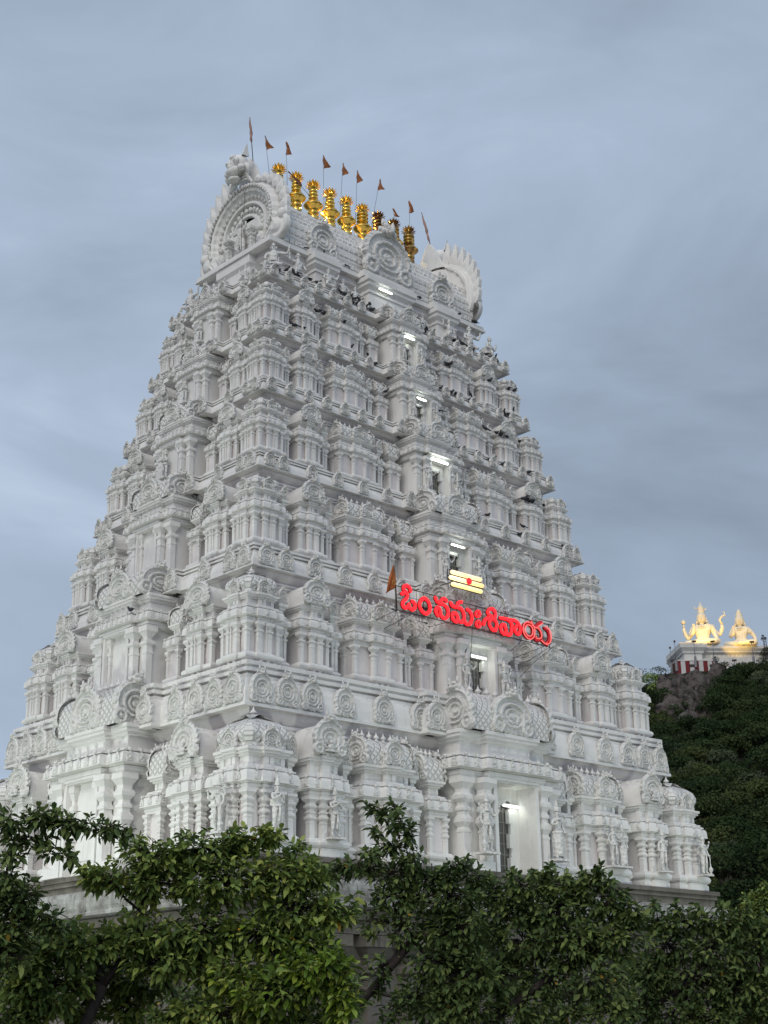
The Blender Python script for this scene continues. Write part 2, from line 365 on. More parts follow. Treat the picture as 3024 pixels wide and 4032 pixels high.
def aedicule(kind, w_, d, h, tier):
    """one miniature shrine, front towards -y, back at y=+0.25, base z=0; returns (body mesh builder, roof mesh builder)"""
    mb = MB(); rf = MB()
    e_ = h*.04; hw = w_/2; rich = tier == 1
    if kind == 'corner':
        hw = w_/2; pj = w_*.07; pw = hw*.42
        P = [(-hw, -hw), (-pw, -hw), (-pw, -hw-pj), (pw, -hw-pj), (pw, -hw), (hw, -hw), (hw, -pw), (hw+pj, -pw), (hw+pj, pw), (hw, pw), (hw, hw), (pw, hw), (pw, hw+pj), (-pw, hw+pj), (-pw, hw), (-hw, hw), (-hw, pw), (-hw-pj, pw), (-hw-pj, -pw), (-hw, -pw)]
        edges = [(0, 1), (2, 3), (4, 5), (15, 16), (17, 18), (19, 0)] + [(5, 6), (7, 8), (9, 10)]
        cols = [(-hw, -hw), (hw, -hw), (-hw, hw), (hw, hw), (-pw, -hw-pj), (pw, -hw-pj), (-hw-pj, -pw), (-hw-pj, pw), (hw+pj, -pw), (hw+pj, pw)]
    else:
        pj = min(d*.16, w_*.09); pw = hw*(.42 if kind != 'hall' else .36); d0 = d-pj
        P = [(-hw, .25), (-hw, -d0), (-pw, -d0), (-pw, -d), (pw, -d), (pw, -d0), (hw, -d0), (hw, .25)]
        edges = [(0, 1), (1, 2), (3, 4), (5, 6), (6, 7)]
        cols = [(-hw, -d0), (-pw, -d), (pw, -d), (hw, -d0)]
        if kind == 'hall': cols += [(-hw, -d0*.4), (hw, -d0*.4)]
        if kind == 'half': cols = [(-hw, -d), (hw, -d), (-hw, -d*.45)]; P = [(-hw, .25), (-hw, -d), (hw, -d), (hw, .25)]; edges = [(0, 1), (1, 2), (2, 3)]; pw = hw
    # base
    zt = .115 if tier > 1 else .135
    if tier > 1:
        mb.mould(P, [(-e_*1.1, 0), (-e_*1.1, .045*h)], 1, cap=(False, False))
        for (i, j) in edges:
            a, b = Vector(P[i]), Vector(P[j]); L = (b-a).length; n = max(1, round(L/(e_*2.2))); dn = (b-a).normalized(); nn = Vector((dn.y, -dn.x))
            for k in range(n):
                q = a+(b-a)*((k+.5)/n)-nn*e_*.45; s_ = e_*.45
                mb.box(q.x-s_, q.x+s_, q.y-s_, q.y+s_, 0, .045*h)
        z0 = .045*h
    else:
        mb.mould(P, [(e_*.35, 0), (e_*.35, .05*h), (e_*.15, .055*h), (e_*.15, .065*h)], 0, cap=(False, True)); z0 = .065*h
    rr = (zt*h-z0)/2
    mb.mould(P, [(0, z0)]+[(rr*.9*math.sin(math.pi*k/6), z0+rr-rr*math.cos(math.pi*k/6)) for k in range(1, 6)]+[(0, zt*h)], 0, cap=(True, True))
    # recessed wall and pilasters
    zc = .415*h
    mb.mould(P, [(-e_*.75, zt*h), (-e_*.75, zc)], 1, cap=(False, False))
    pwid = min(e_*1.02, w_*.14) * (1.1 if rich else 1.0)
    for (x, y) in cols:
        sx = -1 if x > 0 else 1; sy = 1 if y < 0 else -1
        if kind == 'hall' and abs(abs(x)-hw) < 1e-6 and y > -d0+.01: pass
        mb_y = y+sy*pwid*.5; mb_x = x+sx*pwid*.5
        pilaster(mb, mb_x, mb_y, zt*h, zc, pwid, 0, rich=rich)
    if kind in ('niche', 'corner') and not rich:
        for s_ in (-1, 1): pilaster(mb, s_*pw*.33, (-d if kind == 'niche' else -hw-pj)+e_*.55, zt*h, zc, pwid*.55)
        if kind == 'corner':
            for s_ in (-1, 1): pilaster(mb, -hw-pj+e_*.55, s_*pw*.33, zt*h, zc, pwid*.55)
    # entablature and eave
    mb.mould(P, [(-e_*.5, zc), (0, zc+.001), (0, .435*h), (e_*.15, .437*h), (e_*.15, .455*h)], 0, cap=(True, True))
    ko = e_*.85
    mb.mould(P, kapota_prof(.455*h, .575*h, ko), 0, cap=(True, True))
    small_kudus(mb, P, edges, .482*h, ko*.93, e_*1.15)
    # neck
    eb = e_; e_ = min(e_, pw*.42)
    mb.mould(P, [(-.2*e_, .575*h), (-.2*e_, .59*h), (-.9*e_, .592*h), (-.9*e_, .60*h), (-1.5*e_, .602*h), (-1.5*e_, .655*h), (-.9*e_, .66*h), (-.9*e_, .672*h), (-.45*e_, .676*h), (-.45*e_, .69*h), (-.1*e_, .695*h), (-.1*e_, .715*h)], 0, cap=(False, True))
    for (x, y) in cols:
        sx = -1 if x > 0 else 1; sy = 1 if y < 0 else -1; a = pwid*.42
        X, Y = x+sx*(e_*1.4+a*.6), y+sy*(e_*1.4+a*.6); mb.box(X-a, X+a, Y-a, Y+a, .60*h, .66*h)
    e_ = eb
    zr = .715*h
    if kind == 'corner':
        q = hw*.90
        pr = [(0, zr), (0, zr+.03*h), (-.05*q, zr+.035*h), (.10*q, zr+.08*h), (.10*q, zr+.11*h), (-.02*q, zr+.16*h), (-.28*q, zr+.195*h), (-.62*q, zr+.222*h), (-.86*q, zr+.245*h), (-.90*q, zr+.25*h)]
        if tier > 2: pr = [(0, zr), (0, zr+.03*h), (-.05*q, zr+.035*h), (.08*q, zr+.07*h), (.08*q, zr+.11*h), (-.1*q, zr+.15*h), (-.45*q, zr+.172*h), (-.86*q, zr+.19*h), (-.90*q, zr+.192*h)]
        O = [(-q, -q*.82), (-q*.82, -q), (q*.82, -q), (q, -q*.82), (q, q*.82), (q*.82, q), (-q*.82, q), (-q, q*.82)]
        rf.mould(O, pr, 3, cap=(False, True))
        kw, kh = hw*.78, .135*h
        for a in (0, -math.pi/2, math.pi/2, math.pi):
            T = RZ(a); kudu(rf, 0, -hw*.98, zr, kw, kh, e_*.7, T=T, seg=24)
            rf.box(-kw*.42, kw*.42, -hw*.98, -q*.4, zr, zr+kh*.7, 0, T)
        finial(rf, 0, 0, zr+(.24 if tier <= 2 else .185)*h, h*(.075 if tier <= 2 else .06))
    elif kind == 'niche':
        kw = w_*.92; kh = .27*h
        barrel(rf, d/2, -d/2+e_*.9, kw*.40, zr, kh*.88, 'y', 0)
        kudu(rf, 0, -d+e_*.2, zr, kw, kh*.97, e_*.8, seg=40, hd=True, image=rich)
    elif kind == 'hall':
        kh = .205*h; L = hw*.84; ry = d*.36; yc = -d*.48
        barrel(rf, L, yc, ry, zr, kh, 'x', 3)
        for s_ in (-1, 1):
            T = RZ(s_*math.pi/2, (s_*L*1.02, yc, 0)); kudu(rf, 0, 0, zr, ry*2.3, kh*1.06, e_*.8, T=T, seg=32)
        kudu(rf, 0, -d+e_*.4, zr, hw*.72, kh*.88, e_*.7, seg=28)
        rf.box(-hw*.3, hw*.3, -d+e_*.4, yc, zr, zr+kh*.62)
        n = 6
        for k in range(n): finial(rf, -L*.8+1.6*L*k/(n-1), yc, zr+kh*.97, h*.062)
    else:
        kh = .22*h; L = hw*.95; ry = d*.40; yc = -d*.5
        barrel(rf, L, yc, ry, zr, kh, 'x', 3)
        for s_ in (-1, 1):
            T = RZ(s_*math.pi/2, (s_*L*1.02, yc, 0)); kudu(rf, 0, 0, zr, ry*2.3, kh*1.06, e_*.8, T=T, seg=32)
        for k in range(3): finial(rf, -L*.5+L*k/2, yc, zr+kh*.97, h*.06)
    return mb, rf
def slender(d, h, w_, tier):
    """slim paired pilaster carrying a small medallion"""
    mb = MB(); e_ = h*.04; hw = w_/2
    P = [(-hw, .2), (-hw, -d), (hw, -d), (hw, .2)]
    mb.mould(P, [(.3*e_, 0), (.3*e_, .05*h), (0, .055*h)]+[(.5*e_*math.sin(math.pi*k/5), (.06+.05*k/5)*h) for k in range(6)]+[(-.5*e_, .115*h), (-.5*e_, .4*h)], 0, cap=(False, False))
    for s_ in (-1, 1): pilaster(mb, s_*hw*.55, -d+e_*.4, .115*h, .415*h, min(e_*.8, hw*.6))
    mb.mould(P, [(-.2*e_, .40*h), (0, .42*h), (0, .45*h)], 0, cap=(True, False))
    mb.mould(P, kapota_prof(.45*h, .55*h, e_*.8), 0, cap=(True, True))
    small_kudus(mb, P, [(1, 2)], .48*h, e_*.8, min(e_, w_*.7))
    Q = [(-hw*.5, .2), (-hw*.5, -d+e_*.8), (hw*.5, -d+e_*.8), (hw*.5, .2)]
    mb.mould(Q, [(0, .55*h), (0, .63*h), (hw*.3, .64*h), (hw*.3, .655*h), (hw*.7, .67*h), (hw*.7, .695*h)], 0, cap=(False, True))
    kudu(mb, 0, -d+e_*.6, .695*h, w_*1.15, .16*h, e_*.7, seg=24)
    mb.box(-hw*.9, hw*.9, -d+e_*.6, .2, .695*h, .80*h)
    return mb
def reveal(tier, bw): return .26*bw+.25 if tier == 1 else .13*bw+.16
def bay(bw, dep, ht, tier, door=True):
    """central projecting bay: returns builders (body, roof, door)"""
    mb = MB(); rf = MB(); dr = MB(); e_ = ht*.030; ow = bw*.40
    zt, zo, zk0, zk1 = .05*ht, .485*ht, .535*ht, .628*ht
    P = [(-bw, .3), (-bw, -dep+.12*bw), (-bw*.56, -dep+.12*bw), (-bw*.56, -dep), (bw*.56, -dep), (bw*.56, -dep+.12*bw), (bw, -dep+.12*bw), (bw, .3)]
    # side walls of the bay either side of the opening
    for s_ in (-1, 1):
        x0, x1 = (ow, bw-e_*.8) if s_ > 0 else (-bw+e_*.8, -ow)
        mb.box(x0, x1, -dep+.18*bw, .3, 0, zk0, 0)
        xi = s_*ow; mb.box(min(xi, xi+s_*e_*.9), max(xi, xi+s_*e_*.9), -dep-.01, -dep+.18*bw, 0, zo)
        for fx, fy in ((.93, .12), (.62, 0.0)):
            pilaster(mb, s_*(bw*fx-e_*.3), -dep+fy*bw+e_*.9, zt, zo+.012*ht, e_*1.75, rich=tier == 1)
        a, b = (s_*bw*.5, s_*bw*1.02)
        mb.box(min(a, b), max(a, b), -dep-.02, .3, 0, zt*.98)
    mb.mould(P, [(-.3*e_, zo), (0, zo+.001), (0, .49*ht), (.3*e_, .495*ht), (.3*e_, .51*ht), (.5*e_, .512*ht), (.5*e_, zk0)], 0, cap=(True, True))
    mb.mould(P, kapota_prof(zk0, zk1, e_*1.6), 0, cap=(True, True))
    small_kudus(mb, P, [(0, 1), (1, 2), (3, 4), (5, 6), (6, 7)],   .553*ht, e_*1.5, e_*1.35, gap=1.7)
    mb.mould(P, [(-.2*e_, zk1), (-.2*e_, .635*ht), (-1.5*e_, .638*ht), (-1.5*e_, .705*ht), (-.9*e_, .71*ht), (-.9*e_, .722*ht), (-.3*e_, .727*ht), (-.3*e_, .742*ht), (0, .746*ht), (0, .765*ht)], 0, cap=(False, True))
    zr = .765*ht; kh = .235*ht; L = bw*.80; ry = min(dep*.42, bw*.46); yc = -dep*.54
    barrel(rf, L, yc, ry, zr, kh, 'x', 3)
    for s_ in (-1, 1):
        T = RZ(s_*math.pi/2, (s_*L*1.02, yc, 0)); kudu(rf, 0, 0, zr, ry*2.3, kh*1.05, e_*1.2, T=T, seg=36)
    kw = bw*.84
    kudu(rf, 0, -dep+e_*.6, zr, kw, kh*.98, e_*1.1, seg=44, hd=tier > 0)
    rf.box(-kw*.42, kw*.42, -dep+e_*.6, yc, zr, zr+kh*.55)
    n = 9
    for k in range(n): finial(rf, -L*.9+1.8*L*k/(n-1), yc, zr+kh*.96, ht*.055)
    rd = reveal(tier, bw)
    if door:
        yb = -dep+rd
        dr.box(-ow, -ow*.72, yb, yb+.12, 0, zo, 0); dr.box(ow*.58, ow, yb, yb+.12, 0, zo, 0)
        dr.box(-ow*.72, ow*.58, yb, yb+.12, zo*.86, zo, 0)
        dr.box(-ow*.72, ow*.58, yb+.14, yb+.18, 0, zo*.86, 4)
        for k in range(1, 5):
            xx = -ow*.72+1.3*ow*k/5; dr.box(xx-.012, xx+.012, yb+.11, yb+.139, 0, zo*.86, 5)
        for k in range(1, 7): dr.box(-ow*.72, ow*.58, yb+.115, yb+.137, zo*.86*k/7-.012, zo*.86*k/7+.012, 5)
        for zz in (.05, .32, .60): dr.box(ow*.44, ow*.60, yb-.08, yb+.10, zo*zz, zo*(zz+.16), 0)
        dr.box(-ow*.45, ow*.35, yb-.05, yb+.1, zo*.80, zo*.86, 0)
    else:
        yb = -dep+.14*bw
        dr.box(-ow, ow, yb, yb+.15, 0, zo, 0)
        for s_ in (-1, 1): pilaster(dr, s_*ow*.86, yb-.02, zt, zo, e_*1.1)
        dr.box(-ow*.62, ow*.62, yb-.04, yb, zt*1.5, zo*.88, 0)
    return mb, rf, dr

TM = [WHITE, PINK, RELIEF, LATT, DARKGLASS, GRILLE]
# levels: underside of each cornice (half length a, half width b, z) measured off the photograph
CORN = [(12.0, 8.105, 12.40), (10.764, 6.857, 17.957), (9.764, 5.811, 22.449), (8.958, 4.989, 26.16), (8.273, 4.205, 29.315), (7.678, 3.567, 32.369)]
BASEZ = [7.35, 14.05, 18.90, 23.15, 26.80, 29.90, 32.97]
WB = [(12.72, 9.2), (11.6, 7.6), (10.4, 6.4), (9.45, 5.45), (8.65, 4.6), (8.0, 3.9)]
BAYF = [9.55, 8.05, 7.0, 6.05, 5.1, 4.4]; BAYW = [2.7, 1.85, 1.55, 1.32, 1.15, 1.02]
BAYFW = [13.25, 12.05, 10.85, 9.85, 9.0, 8.3]; BAYWW = [2.4, 1.85, 1.5, 1.22, 1.0, .85]
CPW = [1.95, 1.5, 1.34, 1.2, 1.08, 1.0]
tower = empty('temple_gateway_tower', (0, 0, 0), label='tall white tiered temple gateway tower covered in carved miniature shrines', cat='temple tower')

def rectpoly(a, b, pa=0, pb=0, pd=0, pdw=None):
    pdw = pd if pdw is None else pdw
    if pd == 0: return sqpoly(a, b)
    return [(-a, -b), (-pa, -b), (-pa, -b-pd), (pa, -b-pd), (pa, -b), (a, -b), (a, -pb), (a+pdw, -pb), (a+pdw, pb), (a, pb), (a, b), (pa, b), (pa, b+pd), (-pa, b+pd), (-pa, b), (-a, b), (-a, pb), (-a-pdw, pb), (-a-pdw, -pb), (-a, -pb)]

# ---- granite base
def stone_base():
    mb = MB(); P = sqpoly(13.0, 9.3)
    mb.mould(P, [(-.1, 6.72), (-.1, 6.98), (.02, 7.0), (.02, 7.08), (-.02, 7.1), (-.02, 7.16), (.08, 7.18), (.08, 7.35)], 0, cap=(False, True))
    P2 = rectpoly(12.6, 8.9, 4.2, 3.6, .5)
    mb.mould(P2, [(0, 0), (0, 1.0), (-.2, 1.05), (-.25, 3.0), (-.25, 4.9), (.1, 4.95), (.1, 5.35), (.3, 5.4), (.3, 5.7)], 0, cap=(False, True))
    n = 15
    for k in range(n):
        x = -12.3+24.6*k/(n-1)
        if abs(x) > 4.2: pilaster(mb, x, -8.75, 1.05, 4.9, .55)
    for k in range(11):
        y = -8.5+17*k/10
        if abs(y) > 3.6: pilaster(mb, -12.45, y, 1.05, 4.9, .55)
    mb.build('granite_base', [GRANITE], tower)
    rb = MB(); Q = rectpoly(12.55, 8.85, 4.2, 3.6, .4)
    rb.mould(Q, [(.1, 5.70), (.62, 5.74), (.74, 5.8), (.74, 5.9)]+[(.62+.16*math.sin(th), 5.9+.42*(1-math.cos(th))) for th in (.5, 1.0, 1.5, 2.0, 2.4)]+[(.35, 6.72), (.1, 6.74)], 0, cap=(False, True))
    for k in range(12):
        x = -12.6+25.2*k/11
        kudu(rb, x, -8.85-.70-(.4 if abs(x) < 4.2 else 0), 5.82, .42, .62, .1, 0, seg=16, hd=False)
    for k in range(8):
        y = -8.6+17.2*k/7
        T = RZ(-math.pi/2, (-12.55-.70-(.4 if abs(y) < 3.6 else 0), y, 0)); kudu(rb, 0, 0, 5.82, .42, .62, .1, 0, T=T, seg=16, hd=False)
    rb.build('roll_cornice', [WASH], tower)
stone_base()

MED = {}
def medallion_mesh(h):
    mb = MB(); kudu(mb, 0, 0, 0, .92, 1.0, .14, seg=36, flare=.05); return mb.mesh('medallion', TM)
MEDM = medallion_mesh(1)
storeys = []
for ti in range(6):
    T_ = ti+1; W_, B_ = WB[ti]; a, b, zc = CORN[ti]; z0 = BASEZ[ti]; z1 = BASEZ[ti+1]; H = zc-z0
    aw, bw_ = a-.65, b-.5
    st_mb = MB()
    # plinth fillets under the shrines, core wall with moulded frieze
    if ti > 0: pass
    st_mb.mould(sqpoly(aw, bw_), [(0, z0-.05), (0, zc-.55*H*.25)], 1, cap=(False, False))
    f = H*.14
    st_mb.mould(sqpoly(aw, bw_), [(0, zc-f), (.06, zc-f+.01), (.06, zc-f*.8), (.12, zc-f*.78), (.12, zc-f*.62), (.02, zc-f*.6), (.1, zc-f*.5), (.24, zc-f*.3), (.3, zc-f*.12), (.3, zc+.01)], 1, cap=(False, True))
    stq = st_mb.build('storey', TM, tower); storeys.append(stq)
    stq['label'] = ['lowest and tallest white storey', 'second white storey behind the red sign', 'third white storey', 'fourth white storey', 'fifth white storey', 'sixth and smallest white storey'][ti]
    # cornice
    hc = z1-zc; cb = MB(); pa, pb = BAYW[ti]*1.35, BAYWW[ti]*1.3
    P = rectpoly(a, b, pa, pb, .28 if ti else .4)
    q = a-WB[ti+1][0] if ti < 5 else .35
    cb.mould(P, [(-.35, zc), (0, zc+.001), (0, zc+.07*hc), (-.05, zc+.09*hc), (-.06, zc+.30*hc), (-.12, zc+.5*hc), (-.22, zc+.62*hc), (-.25, zc+.64*hc), (-.25, zc+.71*hc), (-.36, zc+.72*hc), (-.36, zc+.76*hc), (-.22, zc+.77*hc), (-.22, zc+.85*hc), (-.30, zc+.86*hc), (-.30, zc+.90*hc), (-.2, zc+.91*hc), (-.2, z1)], 0, cap=(False, True))
    cb.build('cornice', TM, stq)
    ms = hc*(.64 if ti < 1 else .82)
    xs = [.94-.0, .94-ms*1.08/a, .94-2*ms*1.08/a, .62, .46, .30] if ti < 1 else [.94, .94-ms*1.2/a, .72, .58, .44, .30]
    if ti >= 3: xs = [.95, .84, .73, .62, .51, .40, .29]
    lots = []
    for fx in xs:
        for s_ in (-1, 1): lots.append((s_*fx*a, -b, 0))
    for s_ in (-1, 1): lots.append((s_*(pa-ms*.45), -b-(.28 if ti else .4), 0))
    for fx in ([.92, .92-ms*1.05/b, .92-ms*2.1/b, .5] if ti < 1 else [.92, .92-ms*1.15/b, .56]):
        for s_ in (-1, 1): lots.append((-a, s_*fx*b, -math.pi/2))
    for s_ in (-1, 1): lots.append((-a-(.28 if ti else .4), s_*(pb-ms*.45), -math.pi/2))
    if ti < 3:
        for x, y, rz in lots: link('medallion', MEDM, stq, (x+(.04 if rz else 0), y+(0 if rz else .04), zc+.09*hc), rz, (ms, 1.0 if ti == 0 else .8, ms))
    else:
        mm = MB()
        for x, y, rz in lots: kudu(mm, 0, 0, 0, .92*ms, ms, .12, T=RZ(rz, (x, y, zc+.09*hc)), seg=20)
        oo = mm.build('medallion', TM, stq); oo['kind'] = 'stuff'
    # shrines
    h = H-(.22, .22, .22, .20, .18, .18)[ti]
    dS, dW = B_-bw_, W_-aw
    def put(name, builders, spots):
        me = [x.mesh(name if k == 0 else name+'_roof', TM) for k, x in enumerate(builders)]
        for (x, y, rz) in spots:
            for k, m_e in enumerate(me): link(name if k == 0 else name.replace('shrine', 'roof'), m_e, stq, (x, y, z0), rz)
    cw = CPW[ti]
    put('corner_shrine', aedicule('corner', cw, 0, h, T_), [(sx*(W_-cw*.57), sy*(B_-cw*.57), 0) for sx in (-1, 1) for sy in (-1, 1)])
    S = dict(pj=(.715, .122), sh=(.47, .205), nar=(.275, .075), sl=(.805, .607, .348), slw=.03) if ti == 0 else dict(pj=(.715, .118), sh=(.435, .215), nar=(.205, .06), sl=(.82, .607, .280), slw=.03)
    Wd = dict(pj=(.61, .19), nar=(.37, .105), sl=(.745,), slw=.035) if ti == 0 else dict(pj=(.60, .21), nar=(.345, .10), sl=(), slw=.04)
    for key, nm, kd in (('pj', 'arched_shrine', 'niche'), ('sh', 'hall_shrine', 'hall'), ('nar', 'half_shrine', 'half')):
        c_, wf = S[key]
        dd = dS*(.97 if key != 'nar' else .74)
        put(nm, aedicule(kd, wf*W_, dd, h*(1 if key != 'nar' else .93), T_), [(s_*c_*W_, -bw_, 0) for s_ in (-1, 1)])
        if key in Wd:
            c_, wf = Wd[key]; dd = dW*(.97 if key != 'nar' else .74)
            put(nm, aedicule(kd, wf*B_, dd, h*(1 if key != 'nar' else .93), T_), [(-aw, s_*c_*B_, -math.pi/2) for s_ in (-1, 1)])
    slm = slender(dS*.60, h, S['slw']*W_, T_).mesh('pilaster', TM)
    for f_ in S['sl']:
        for s_ in (-1, 1): link('pilaster', slm, stq, (s_*f_*W_, -bw_, z0))
    if Wd['sl']:
        slm2 = slender(dW*.6, h, Wd['slw']*B_, T_).mesh('pilaster', TM)
        for f_ in Wd['sl']:
            for s_ in (-1, 1): link('pilaster', slm2, stq, (-aw, s_*f_*B_, z0), -math.pi/2)
    # central bays
    ht = (z1-z0)*1.02
    bb, br, bd = bay(BAYW[ti], BAYF[ti]-bw_, ht, T_)
    for nm, x_ in (('door_bay', bb), ('bay_roof', br), ('doorway', bd)): x_.build(nm, TM, stq, (0, -bw_, z0))
    bb, br, bd = bay(BAYWW[ti], BAYFW[ti]-aw, ht, T_, door=False)
    for nm, x_ in (('blind_bay', bb), ('bay_roof', br), ('wall_panel', bd)): x_.build(nm, TM, stq, (-aw, 0, z0), -math.pi/2)

# ---- neck under the great roof
nk = MB(); zb = BASEZ[6]
nk.mould(sqpoly(7.25, 3.15), [(0, zb-.02), (0, zb+.1), (-.1, zb+.12), (-.1, zb+.22)], 0, cap=(False, True))
nk.mould(sqpoly(6.15, 2.2), [(0, zb+.2), (0, zb+.5), (.06, zb+.52), (.06, zb+.6), (0, zb+.62), (0, zb+1.1), (.12, zb+1.15), (.12, zb+1.25), (.3, zb+1.4), (.3, 34.71)], 1, cap=(False, True))
for x in (-3.85, 3.85): nk.mould(sqpoly(.62, .5, x, -2.5), [(0, zb+.2), (0, zb+.9), (.06, zb+.92), (.06, zb+1.0), (-.05, zb+1.05), (-.05, zb+1.15), (.12, zb+1.3), (.12, zb+1.45), (.2, zb+1.5), (.2, 34.73)], 0)
nk.mould(sqpoly(1.35, .6, 0, -2.55), [(0, zb+.2), (0, zb+.9), (.06, zb+.92), (.06, zb+1.0), (-.05, zb+1.05), (-.05, zb+1.15), (.12, zb+1.3), (.12, zb+1.45), (.2, zb+1.5), (.2, 34.73)], 0)
nk.mould(sqpoly(.5, 1.1, -6.2, 0), [(0, zb+.2), (0, zb+1.15), (.12, zb+1.3), (.12, 34.73)], 0)
nk.build('neck', TM, tower)
ev = MB(); ev.mould(sqpoly(6.9, 2.757), [(-.5, 34.70), (0, 34.701), (0, 34.80), (-.06, 34.83), (-.06, 34.98), (-.25, 35.0)], 0)
for x, hw_, pr_ in ((-3.85, .85, .22), (3.85, .85, .22), (0, 1.6, .35)): ev.box(x-hw_, x+hw_, -2.757-pr_, -2.4, 34.72, 35.03)
ev.build('roof_eave', TM, tower)
# ---- barrel roof with tile bands
rf = MB(); 
RP = [(2.5, 35.0), (2.60, 35.4), (2.64, 35.8), (2.58, 36.2), (2.44, 36.55), (2.22, 36.87), (1.96, 37.16), (1.68, 37.42), (1.40, 37.66), (1.12, 37.88), (.85, 38.08), (.62, 38.26), (.44, 38.44), (.32, 38.6), (.25, 38.72), (.12, 38.8)]
pts = RP+[(0, 38.82)]+[(-y, z) for y, z in RP[::-1]]
prev = None; X0 = 6.15
vs = []; 
for i, (y, z) in enumerate(pts):
    k = .045 if i % 2 else 0.0
    n_ = Vector((y, z-36.0)).normalized()*k
    vs += [(-X0, y+n_.x, z+n_.y), (X0, y+n_.x, z+n_.y)]
rf.add(vs, [(2*i, 2*i+1, 2*i+3, 2*i+2) for i in range(32)], 0)
for i in range(1, 12):          # raised tile studs along each band
    y, z = (pts[i][0]+pts[i+1][0])/2, (pts[i][1]+pts[i+1][1])/2
    for x in np.arange(-5.9, 5.95, .3):
        rf.box(x-.11, x+.11, -y-.06, -y+.06, z-.07, z+.07, 2)
for x in np.arange(-5.9, 5.95, .3): rf.box(x-.13, x+.13, -2.72, -2.5, 35.0, 35.22, 2)
rf.mould(sqpoly(6.0, .22), [(0, 38.7), (0, 38.84), (-.05, 38.86)], 0)
rf.build('barrel_roof', TM, tower)
for x, kw, kh, pr_ in ((-3.85, 1.65, 1.55, 0), (3.85, 1.65, 1.55, 0), (0, 3.0, 2.55, .18)):
    d_ = MB(); kudu(d_, 0, -2.72-pr_, 35.03, kw, kh, .2+pr_*.4, seg=56 if kw > 2 else 40, flare=.05)
    d_.box(-kw*.4, kw*.4, -2.72-pr_, -1.2, 35.03, 35.03+kh*.72); barrel(d_, .7+pr_/2, -2.0-pr_/2, kw*.42, 35.03+kh*.3, kh*.62, 'y', 0)
    if kw > 2: head(d_, 0, -2.95-pr_, 35.03+kh*1.0, .62)
    d_.build('roof_dormer', TM, tower, (x, 0, 0))
